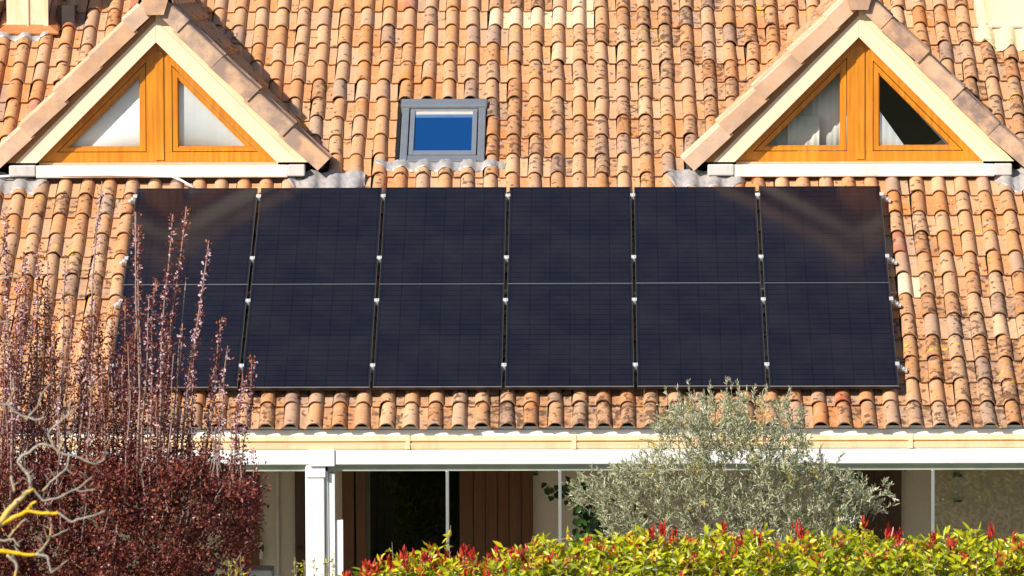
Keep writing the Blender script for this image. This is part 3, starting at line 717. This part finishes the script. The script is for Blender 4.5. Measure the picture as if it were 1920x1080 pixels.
# ------------------------------------------------------------ foliage
class Leaves:
    def __init__(s): s.P=[];s.D=[];s.N=[];s.L=[];s.W=[];s.C=[]
    def add(s,P,D,N,L,W,C):
        for a,b in ((s.P,P),(s.D,D),(s.N,N),(s.L,L),(s.W,W),(s.C,C)): a.append(b)
    def build(s,name,mat,parent=None,fold=.25):
        P,D,N=[np.concatenate(x) for x in (s.P,s.D,s.N)]; L,W,C=[np.concatenate(x) for x in (s.L,s.W,s.C)]
        D=D/np.linalg.norm(D,axis=1)[:,None]; S=np.cross(D,N); S/=np.linalg.norm(S,axis=1)[:,None]+1e-9; U=np.cross(S,D)
        n=len(P); V=np.zeros((n,6,3)); L_=L[:,None];W_=W[:,None]
        V[:,0]=P; V[:,1]=P+D*L_*.40+S*W_*.5+U*W_*fold; V[:,2]=P+D*L_*.72+S*W_*.36+U*W_*fold*.6-U*L_*.03; V[:,3]=P+D*L_-U*L_*.10
        V[:,5]=P+D*L_*.40-S*W_*.5+U*W_*fold; V[:,4]=P+D*L_*.72-S*W_*.36+U*W_*fold*.6-U*L_*.03
        # two quads sharing the midrib (0-3)
        F=np.array([[0,1,2,3],[0,3,4,5]]); F=(F[None]+np.arange(n)[:,None,None]*6).reshape(-1,4)
        me=bpy.data.meshes.new(name); me.vertices.add(n*6); me.vertices.foreach_set('co',(V.reshape(-1)).astype(np.float32))
        me.loops.add(len(F)*4); me.loops.foreach_set('vertex_index',F.ravel().astype(np.int32)); me.polygons.add(len(F))
        me.polygons.foreach_set('loop_start',np.arange(0,len(F)*4,4,dtype=np.int32)); me.update(calc_edges=True)
        a=me.attributes.new('tint','FLOAT_COLOR','FACE'); cc=np.repeat(C,2); a.data.foreach_set('color',np.stack([cc,cc,cc,np.ones_like(cc)],1).ravel().astype(np.float32))
        me.materials.append(mat); o=bpy.data.objects.new(name,me); scene.collection.objects.link(o)
        if parent: o.parent=parent; o.location=-world_of(parent)
        return o
def rv(n): 
    v=rng.normal(size=(n,3)); return v/np.linalg.norm(v,axis=1)[:,None]
# ---- purple plum
PY=-3.6
plum=tag(empty('plum_tree',(at_y(240,1080,PY)[0],PY,0)),'purple-leaved plum tree with tall upright shoots and pink blossom','tree')
lv=Leaves(); fl=Leaves(); wd=MB(); cr=MB()
def P3(px,py,dy=0): return at_y(px,py,PY+dy)
def pxr(n): return n/234.
trunk_top=P3(230,1150); tb=np.array([trunk_top[0],PY,0.])
tr=MB(); tr.tube([tb,tb+(0.03,0,.5),tb+(.0,.02,1.0)],[.13,.11,.10],10)
tops=[]
for k in range(9):
    q=P3(40+k*46,1030+rng.uniform(-20,30),rng.uniform(.1,.5)); tr.tube([tb+(.0,.0,.9),(tb+q)/2+(0,0,.25),q],[.075,.05,.028],8); tops.append(q)
tr.build('trunk',M_plumbark,plum,smooth=True)
# dense crown clumps
def inside(px,py):
    # right boundary of the dense mass
    yb=[820,850,880,920,960,1010,1060,1120]; xb=[385,425,468,482,480,470,455,445]
    return px<np.interp(py,yb,xb)
ncl=0
while ncl<2500:
    px=rng.uniform(-260,490); py=rng.uniform(835,1140); 
    if py<880+12*math.sin(px*.05) and rng.random()>((py-830)/70.): continue
    if not inside(px,py): continue
    if math.sin(px*.055+2*math.sin(py*.03))*math.sin(py*.06+px*.017)<-.42 and rng.random()<.82: continue
    ctint=rng.normal(0,.16)
    dy=rng.normal(-.12,.42); c0=P3(px,py,dy); n=int(rng.integers(14,30)); off=rng.normal(size=(n,3))*pxr(11)
    D=rv(n)+np.array([0,0,.5]); lv.add(c0+off,D,rv(n)+np.array([-.3,-.6,.8]),rng.uniform(.026,.046,n),rng.uniform(.014,.024,n),np.clip(rng.beta(2,3.0,n)+ctint,0,.95)); ncl+=1
    if rng.random()<.05: 
        n=3; fl.add(c0+rng.normal(size=(n,3))*.03,rv(n),rv(n)+np.array([0,-1,.5]),np.full(n,.022),np.full(n,.022),rng.random(n))
# inner twigs visible in crown
for k in range(40):
    px=rng.uniform(0,460); py=rng.uniform(880,1060); a=P3(px,py,-.5+rng.uniform(-.2,.1)); b=P3(px+rng.uniform(-15,35),py-rng.uniform(40,110),-.5+rng.uniform(-.2,.1)); cr.tube([a,(a+b)/2+rng.normal(size=3)*.01,b],[.006,.005,.003],5)
# tall shoots (tip px, tip py, lean, density of leaves, blossom)
shoots=[(345,387,-35,1.2,.5),(259,398,0,0,0),(258,398,-10,.9,.5),(265,425,-5,1.0,.25),(398,452,-48,.35,.8),(422,594,-45,.8,.55),(374,575,-20,1.0,.5),(430,648,-25,.3,.5),(478,668,-40,.9,.7),(318,402,-14,1.0,.55),(292,522,-8,.9,.6),(275,552,-8,.5,.2),(241,558,-12,1.4,.1),(306,618,-10,1.0,.1),(337,606,-12,.5,.1),(322,640,-15,1.0,.3),(196,340,-30,.10,.7),(14,402,5,.9,.8),(42,478,0,1.1,.8),(68,455,-3,.9,.8),(40,520,3,1.3,.7),(118,480,-6,.25,.4),(95,480,-5,.25,.3),(80,540,0,1.8,.1),(175,520,-10,.5,.2),(172,590,-8,1.5,.2),(190,590,-6,1.7,.1),(215,580,-6,1.6,.1),(155,615,-8,1.3,.2),(130,560,-6,1.0,.2),(108,590,-6,1.2,.2),(30,590,-2,1.4,.3),(5,600,0,1.5,.3),(55,600,0,1.3,.4),(250,610,-6,1.7,.1),(232,640,-5,1.7,.1),(452,700,-30,.8,.7),(395,690,-20,.9,.3),(412,760,-20,.9,.4),(360,690,-12,1.0,.2),(480,905,-10,.5,.5),(445,730,-15,.5,.6),(343,520,-10,.05,.05)]
for k in range(48):
    px=rng.uniform(-40,410); top=np.interp(px,[-40,60,140,220,300,360,400],[610,640,650,640,700,760,800])+abs(rng.normal(0,65)); shoots.append((px,top,rng.uniform(-16,0),rng.uniform(.45,1.05),rng.uniform(0,.15)))
for k in range(14):
    px=rng.uniform(60,440); shoots.append((px,rng.uniform(600,800),rng.uniform(-16,0),.12,.1))
for tx,ty,lean,dn,bl in shoots:
    by_=rng.uniform(900,960); ty=min(ty,840); L=(by_-ty); bx=tx+lean*(L/330.) ; dy0=rng.normal(0,.32); dy1=dy0+rng.normal(0,.1)
    pts=[]; ns=7
    for i in range(ns):
        t=i/(ns-1); pts.append(P3(bx+(tx-bx)*t**1.15+6.5*math.sin(t*3.3+tx)*t+2.2*math.sin(t*10+tx*3),by_-L*t,dy0+(dy1-dy0)*t))
    wd.tube(pts,[.0085*(1-.75*i/(ns-1))*(L/500+.35)+.001 for i in range(ns)],5)
    pts=np.array(pts); n=int(L*dn*1.15)+3
    if dn>0:
        t=rng.beta(.95,1.05,n)*.97+.03
        # clumped nodes
        t=np.round(t*L/7.)/(L/7.)+rng.normal(0,.0025,n); t=np.clip(t,0,1)
        base=np.stack([np.interp(t,np.linspace(0,1,ns),pts[:,k]) for k in range(3)],1)
        spread=.020*(1.2-.5*t)*(0.8+.4*dn)
        P=base+rng.normal(size=(n,3))*spread[:,None]*np.array([1,1,.6]); D=rv(n)*1.0+np.array([0,0,.7])
        c=np.clip(rng.beta(2.,2.6,n)+.30*(t>.93)+ .12*t,0,1)
        lv.add(P,D,rv(n)+np.array([-.2,-.7,.5]),rng.uniform(.018,.034,n),rng.uniform(.010,.017,n),c)
    nb=int(L*bl*.22)
    if nb>0:
        t=rng.uniform(.25,.97,nb); base=np.stack([np.interp(t,np.linspace(0,1,ns),pts[:,k]) for k in range(3)],1)
        base=base+rng.normal(size=(nb,3))*np.array([.016,.016,.01])
        for k in range(3): fl.add(base,rv(nb),rv(nb)*.6+np.array([-.2,-1,.6]),rng.uniform(.015,.024,nb),rng.uniform(.014,.02,nb),rng.random(nb))
wd.build('shoots',M_plumbark,plum,smooth=True); cr.build('twigs',M_plumbark,plum)
lv.build('crown',M_plum,plum); fl.build('blossom',M_blossom,plum)
# ---- olive
def olive_tree(name_label,OY,shift,seed,nclump):
    root=tag(empty('olive_tree',(at_y(1360,900,OY)[0]+shift,OY,0)),name_label,'tree')
    rg=np.random.default_rng(seed)
    Q=lambda px,py,dy=0: at_y(px,py,OY+dy)+np.array([shift,0,0])
    lv=Leaves(); wd=MB(); tb=Q(1360,900); tb[2]=0
    forks=[Q(1330,1010),Q(1400,1000),Q(1290,1000,.2)]
    tr=MB(); tr.tube([tb,tb+(.02,0,.45),tb+(0,0,.85)],[.11,.09,.08],10)
    for f in forks: tr.tube([tb+(0,0,.8),(tb+(0,0,.8)+f)/2+(.02,0,.05),f],[.07,.055,.04],8)
    tr.build('trunk',M_bark,root,smooth=True)
    # envelope: (px, top, bottom)
    ex=[1085,1110,1150,1200,1224,1238,1300,1350,1400,1470,1500,1520,1560,1600,1625,1645]
    et=[905,890,884,868,850,776,760,758,756,760,778,866,884,905,920,945]
    eb=[945,990,1010,1020,1030,1040,1040,1040,1040,1040,1040,1040,1035,1015,995,960]
    n=0
    while n<nclump:
        px=rg.uniform(1080,1650); py=rg.uniform(715,1045); t_,b_=np.interp(px,ex,et),np.interp(px,ex,eb)
        if py<t_ or py>b_: continue
        if py>950 and px<1118+(py-950)*.5: continue
        if 1255<px<1285 and 885<py<1000 and rg.random()<.8: continue
        if 1140<px<1180 and 880<py<960 and rg.random()<.55: continue
        hole=math.sin(px*.045+py*.02)+math.sin(px*.021-py*.05+1.3)
        if hole<-1.15 and rg.random()<.75: continue
        if py<870 and rg.random()<.18: continue
        if math.sin(px*.11+math.sin(py*.07)*2)*math.sin(py*.09+px*.03)<-.55 and rg.random()<.8: continue
        half=.62*math.sqrt(max(.05,1-((px-1370)/310)**2)); dy=rg.uniform(-half,half)
        a=Q(px,py,dy)
        # a spray: little twig with paired leaves
        fan=(px-1370)/330.; d=np.array([fan*.22+rg.normal(0,.42),rg.normal(0,.42),.85+rg.normal(0,.4)]); 
        if px<1230 : d+=np.array([-.25,0,-.25])
        d/=np.linalg.norm(d); Ls=rg.uniform(.06,.15); k=int(rg.integers(9,17)); t=np.linspace(.05,1,k)
        P=a+d*Ls*t[:,None]+np.array([0,0,-.02])*t[:,None]**2; D=d*1.0+rg.normal(size=(k,3))*.55
        clr=np.clip(rg.beta(2.2,2.2,k)*.95+rg.normal(0,.1),0,.96)
        if rg.random()<.02: clr[:]=1.
        lv.add(P,D,rg.normal(size=(k,3)),rg.uniform(.030,.055,k),rg.uniform(.0065,.0105,k),clr)
        if n%3==0: wd.tube([a-d*.05,a+d*Ls],[.0022,.001],4)
        n+=1
    # upright tips at the top
    for px,py in ((1268,718),(1290,712),(1248,728),(1330,716),(1362,708),(1372,714),(1385,722),(1414,722),(1440,726),(1478,728),(1484,733),(1232,776),(1200,842),(1540,838),(1578,846),(1145,860),(1168,858),(1510,760),(1320,735)):
        py+=rg.uniform(-2,4)
        a=Q(px-(px-1370)*.06,py+rg.uniform(26,40),rg.uniform(-.3,.3)); b=Q(px,py,rg.uniform(-.3,.3)); b[1]=a[1]; wd.tube([a,b],[.003,.001],4); k=22; t=rg.uniform(0,1,k)
        lv.add(a+(b-a)*t[:,None],(b-a)/np.linalg.norm(b-a)+rg.normal(size=(k,3))*.4,rg.normal(size=(k,3)),rg.uniform(.03,.05,k),rg.uniform(.007,.010,k),rg.uniform(.3,.95,k))
    # drooping side spray on the right
    for (p0,p1,m_) in (((1590,945),(1640,935),16),((1640,935),(1662,925),14),((1620,925),(1650,918),12),((1655,912),(1660,900),10),((1650,920),(1680,938),18),((1640,950),(1660,962),12),((1600,930),(1630,920),14),((1662,928),(1668,908),12)):
        a=Q(*p0,-.1); b=Q(*p1,-.1); wd.tube([a,b],[.004,.002],5); t=rg.uniform(.1,1,m_*2); 
        lv.add(a+(b-a)*t[:,None],(b-a)/np.linalg.norm(b-a)*.6+np.array([.1,0,.5])+rg.normal(size=(len(t),3))*.45,rg.normal(size=(len(t),3)),rg.uniform(.03,.055,len(t)),rg.uniform(.008,.012,len(t)),rg.uniform(.4,.9,len(t)))
    # limbs
    for k in range(22):
        f=forks[k%3]; px=rg.uniform(1110,1620); t_=np.interp(px,ex,et); py=rg.uniform(t_+20,min(1000,t_+170)); e_=Q(px,py,rg.uniform(-.4,.4)); mid=(f+e_)/2+np.array([(e_-f)[0]*.08,0,-.03]); wd.tube([f,mid,e_],[.012,.007,.003],5)
    wd.build('branches',M_bark,root); lv.build('crown',M_olive,root)
    return root
olive_tree('silvery olive tree standing in front of the white beam behind the hedge',-1.9,0,5,2900)
olive_tree('silvery olive tree on the lawn, seen only reflected in the right veranda glass',-8.2,3.62,9,1300)
# ---- photinia hedge
HY=-5.2
hx0=at_y(650,1050,HY)[0]; 
hedge=tag(empty('hedge',((hx0+5)/2,HY,0)),'yellow-green photinia hedge with red new shoots below the veranda','hedge')
lv=Leaves(); rd=Leaves(); st=MB()
tx_=[640,700,760,830,900,960,1000,1060,1150,1250,1350,1450,1550,1650,1750,1850,1950,2300]
ty_=[1082,1066,1058,1046,1050,1048,1028,1018,1018,1014,1010,1013,1012,1013,1009,1010,1008,1006]
def hz(x,dy=0):
    px=960+(x-at_y(960,1000,HY)[0])*242.; return at_y(px,float(np.interp(px,tx_,ty_)),HY)[2],px
for k in range(2050):
    x=rng.uniform(hx0-.02,5.6); dy=rng.uniform(-.45,.45); z,px=hz(x)
    up=rng.random()
    ztip=z-.035-.10*(dy/.45)**2+rng.normal(0,.040)+.028*math.sin(x*7.3)+.018*math.sin(x*19) if up<.62 else z-rng.uniform(.06,.75)
    if up>=.62: dy=-.48+rng.uniform(-.12,.15)
    Ls=rng.uniform(.14,.26); d=np.array([rng.normal(0,.4),rng.normal(-.2,.3),1.]); d/=np.linalg.norm(d)
    tip=np.array([x,HY+dy,ztip]); a=tip-d*Ls; st.tube([a,tip],[.0035,.002],4)
    k_=int(rng.integers(7,12)); t=np.linspace(.05,1,k_); ang=np.arange(k_)*2.4+rng.uniform(0,6)
    out=np.stack([np.cos(ang),np.sin(ang),np.full(k_,.1)+.7*t],1)+rng.normal(size=(k_,3))*.35
    c=np.clip(rng.beta(2.4,1.7,k_)*.9+rng.normal(0,.08),0,1)
    red=(px<1000 and rng.random()<.30) or (px>=1000 and rng.random()<.20 and math.sin(x*5.1+1)*math.sin(x*13)>.05)
    lv.add(a+d*Ls*t[:,None],out,np.array([-.35,-.75,.75])+rng.normal(size=(k_,3))*.5,rng.uniform(.035,.11,k_),rng.uniform(.020,.044,k_),c)
    if red and up<.8:
        k_=int(rng.integers(6,12)); D=np.array([0,0,1.])+rng.normal(size=(k_,3))*.28; P=tip+np.array([0,0,1.])*rng.uniform(-.035,.015,k_)[:,None]+rng.normal(size=(k_,3))*.008
        rd.add(P,D,rng.normal(size=(k_,3)),rng.uniform(.050,.085,k_),rng.uniform(.015,.023,k_),np.clip(rng.beta(1.5,2,k_),0,1))
    if rng.random()<.30: # russet young leaves
        k_=4; rd.add(tip+rng.normal(size=(k_,3))*.02,rv(k_)+np.array([0,0,.8]),rv(k_),rng.uniform(.03,.06,k_),rng.uniform(.012,.022,k_),rng.uniform(.7,1,k_))
# prominent red spikes
for px,py in ((1283-60,990),(1243,985),(1262,995),(1495,982),(1503,994),(1620,972),(1664,988),(1579,1005),(1860,988),(870,1025),(885,1030),(935,1032),(940,1040),(980,1035),(985,1045),(760,1030),(730,1045),(690,1055),(700,1060),(1410,1000),(1425,1008),(1750,1000),(1685,1000),(1390,1005)):
    q=at_y(px,py+8,HY-.1); k_=12; D=np.array([0,0,1.])+rng.normal(size=(k_,3))*.26; st.tube([q-np.array([0,0,.22]),q],[.003,.002],4)
    rd.add(q+np.array([0,0,1.])*rng.uniform(-.07,.0,k_)[:,None]+rng.normal(size=(k_,3))*.010,D,rng.normal(size=(k_,3)),rng.uniform(.055,.09,k_),rng.uniform(.016,.024,k_),rng.uniform(0,.6,k_))
# loose leaders standing above the hedge
for pts,nn in (([(845,1075),(842,1020),(845,985)],7),([(738,1055),(736,1035),(735,1016)],4),([(805,1060),(815,1030),(806,1022)],6),([(812,1040),(820,1026),(824,1040)],4),([(992,1030),(1000,1005),(1015,1010)],6),([(1030,1020),(1075,1004),(1060,1000)],5),([(1100,1010),(1115,1002),(1128,1012)],5)):
    Pn=[at_y(a,b,HY+.05) for a,b in pts]; st.tube(Pn,[.004,.003,.002],4); Pn=np.array(Pn)
    t=rng.uniform(.3,1,nn); base=np.stack([np.interp(t,[0,.5,1],Pn[:,k]) for k in range(3)],1)
    lv.add(base,rv(nn)+np.array([0,-.2,.0]),rv(nn),rng.uniform(.05,.085,nn),rng.uniform(.02,.034,nn),rng.uniform(.5,1,nn))
core=MB(); core.box(hx0+.1,5.6,HY-.30,HY+.30,.02,hz(.0)[0]-.25)
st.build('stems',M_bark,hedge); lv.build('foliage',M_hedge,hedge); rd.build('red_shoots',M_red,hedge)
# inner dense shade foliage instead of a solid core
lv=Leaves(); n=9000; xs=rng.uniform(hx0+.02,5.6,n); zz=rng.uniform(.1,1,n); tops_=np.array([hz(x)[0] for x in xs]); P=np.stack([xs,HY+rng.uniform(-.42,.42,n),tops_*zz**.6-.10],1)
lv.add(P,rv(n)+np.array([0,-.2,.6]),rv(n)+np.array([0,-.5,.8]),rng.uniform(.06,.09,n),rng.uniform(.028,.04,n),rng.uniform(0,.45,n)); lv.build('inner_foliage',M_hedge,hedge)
# ---- young sprigs left of the hedge
labs=['thin yellow-green sprig shrub nearest the plum tree','thin yellow-green sprig shrub just left of the white post','thin yellow-green sprig shrub in front of the white post']
for (px,py),lab in zip(((436,1040),(556,1046),(606,1036)),labs):
    q=at_y(px,1080,HY+.2); root=tag(empty('young_shrub',(q[0],HY+.2,0)),lab,'shrub','young shrubs between the plum tree and the hedge')
    st=MB(); lv=Leaves()
    for k in range(7):
        tip=at_y(px+rng.uniform(-20,20),py+abs(rng.normal(0,12)),HY+.2+rng.uniform(-.1,.1)); a=np.array([q[0]+rng.uniform(-.04,.04),HY+.2,.0]); mid=(a+tip)/2+np.array([rng.uniform(-.03,.03),0,.1])
        st.tube([a,mid,tip],[.006,.004,.0015],5); kk=34; t=rng.uniform(.55,1,kk); A=np.array([a,mid,tip]); base=np.stack([np.interp(t,[0,.5,1],A[:,j]) for j in range(3)],1)
        lv.add(base+rng.normal(size=(kk,3))*.012,rv(kk)+np.array([0,-.2,.5]),rv(kk),rng.uniform(.018,.036,kk),rng.uniform(.010,.018,kk),rng.uniform(.4,1,kk))
    st.build('stems',M_bark,root); lv.build('foliage',M_hedge,root)
# ---- climbing vine under the veranda
VY=.55
root=tag(empty('climbing_vine',(at_y(1120,1000,VY)[0],VY,.05)),'dark green climbing vine beside the thin glazing post under the veranda','vine')
st=MB(); lv=Leaves(); path=[(1120,1110),(1112,1020),(1100,1000),(1112,985),(1112,972),(1092,958),(1090,940),(1082,920),(1074,908),(1060,915),(1040,917),(1024,911)]
A=[at_y(a,b,VY) for a,b in path]; A[0][2]=.05; st.tube(A,[.012]+[.006]*(len(A)-1),5); A=np.array(A)
for wt,(px,py),sp,n in ((1,(1076,912),14,40),(1,(1092,940),12,50),(1,(1104,968),12,50),(1,(1098,1000),8,24),(1,(1045,916),9,7),(1,(1027,911),5,4),(1,(1108,1000),8,9),(1,(1160,960),22,30),(1,(1150,1000),25,30)):
    c0=at_y(px,py,VY); P=c0+rng.normal(size=(n,3))*np.array([sp/216,.06,sp*.7/216])
    lv.add(P,rv(n)*.6+np.array([0,-.3,-.8]),rv(n)*.5+np.array([0,-1,.3]),rng.uniform(.055,.085,n),rng.uniform(.05,.075,n),rng.uniform(0,1,n))
st.build('stem',M_bark,root); lv.build('foliage',M_ivy,root)
# ---- lichen covered bare tree, nearer the camera
LY=-17.
bt=tag(empty('bare_tree',(at_y(-160,1080,LY)[0],LY,0)),'bare grey tree with yellow lichen on its twisting branches at the left edge','tree')
def LP(px,py,dy=0): return at_y(px,py,LY+dy)
pxm=28.6+1.0
tr=MB(); base=LP(-160,1080); base[2]=0; fork=LP(-150,1100)
tr.tube([base,(base+fork)/2+(.03,0,0),fork],[.13,.11,.09],12,(.1,.1,.1)); tr.build('trunk',M_lich,bt,smooth=True)
br=MB()
def branch(pts,r0,r1,li0,li1=None,dy=0,wig=1.2):
    li1=li0 if li1 is None else li1; Q=[]; seq=[]
    n=len(pts)
    for i in range(n-1):
        for k in range(3):
            t=k/3; seq.append((pts[i][0]*(1-t)+pts[i+1][0]*t+(rng.normal(0,wig) if k else 0),pts[i][1]*(1-t)+pts[i+1][1]*t+(rng.normal(0,wig) if k else 0)))
    seq.append(pts[-1]); N=len(seq); Q=[LP(a,b,dy) for a,b in seq]; sc=1/343.
    # smooth the polyline, then one continuous tube with its tint running along it
    A=np.array(Q); U=np.linspace(0,N-1,(N-1)*3+1); B=np.stack([np.interp(U,range(N),A[:,k]) for k in range(3)],1)
    for _ in range(2): B[1:-1]=(B[:-2]+2*B[1:-1]+B[2:])/4
    nn=len(B); rad=[(r0+(r1-r0)*i/(nn-1))*sc*.80*(1+.06*math.sin(i*1.1+r0*9)+rng.normal(0,.015)) for i in range(nn)]
    c0_=len(br.c); br.tube(B,rad,8)
    for i in range(nn-1):
        for k in range(8): br.c[c0_+i*8+k]=(li0+(li1-li0)*i/(nn-1),0,0)
    # spurs
    for i in range(1,N-1):
        if rng.random()<.42:
            q=seq[i]; L=rng.uniform(6,24); an=rng.uniform(-2.6,-.5); e=(q[0]+L*math.cos(an),q[1]+L*math.sin(an)); br.tube([LP(*q,dy),LP(*e,dy+rng.normal(0,.02))],[min(r1*.55,1.3)*sc,.4*sc],5,(li0*.5,0,0))
Yw=.8
branch([(-150,1100),(-80,1030),(-30,1000),(0,980),(20,953),(37,937),(53,922),(63,917)],11,4,.5,Yw)
branch([(57,922),(57,905),(55,895),(47,883),(33,867),(43,853),(60,843),(77,833),(100,837),(110,848),(133,853),(157,862),(180,870),(197,860)],4.5,1.6,.12,.0)
branch([(110,848),(117,830),(116,815)],2.5,1.2,.35); branch([(100,837),(90,813),(110,793),(130,777),(132,755)],2.6,1.2,.05); branch([(130,853),(126,876),(104,897),(80,920)],2,2.2,.1,.3)
branch([(126,880),(137,889)],1.5,.8,.0); branch([(63,917),(80,940),(107,935),(143,917),(160,905),(173,893)],2.6,1.2,.05); branch([(143,917),(157,921),(180,917)],1.8,1,.0)
branch([(-80,1030),(-30,1005),(7,980),(33,967),(53,958),(80,963),(110,962)],7,3.4,.7,Yw); branch([(110,962),(130,978),(150,973),(173,968),(198,957)],3.2,1.2,.1,.0)
branch([(50,958),(60,945),(68,940)],4,3,.8); branch([(-150,1100),(-60,1050),(-5,1033),(33,1037),(67,1040)],8,3.6,.75,.8); branch([(67,1040),(87,1042),(92,1057),(97,1075)],3.6,2,.1)
branch([(67,1040),(80,1028),(90,1015),(97,985),(94,972)],2.6,1.4,.5,.0); branch([(97,1007),(112,1000),(130,990)],1.6,.9,.0); branch([(13,1040),(32,1057),(27,1085)],4,3,.2,.8); branch([(17,1007),(27,993),(50,973)],3,1.8,.4)
branch([(-60,790),(-20,765),(0,758),(13,757),(27,773),(47,782),(67,788),(83,782)],3.6,1.6,.05); branch([(13,757),(27,733),(25,707)],2.4,1.2,.2); branch([(53,781),(70,763),(80,735),(100,717)],2,1,.05)
branch([(-150,1100),(-110,950),(-80,840),(-60,790)],9,4,.3,.1); branch([(20,900),(22,893),(27,922)],2.4,3.2,.1,.6); branch([(-40,540),(0,524),(20,517),(48,520)],2.6,1.2,.0); branch([(-60,790),(-60,640),(-40,540)],4,2.6,.1); branch([(-60,640),(-10,605),(18,600)],2.2,1,.0)
branch([(97,1073),(110,1065),(127,1050)],1.6,1,.1,.0); branch([(-60,700),(-20,690),(3,676)],2,1,.0); branch([(-30,1000),(10,1015),(25,1010),(37,1025)],3,2,.1)
br.build('branches',M_lich,bt,smooth=True)
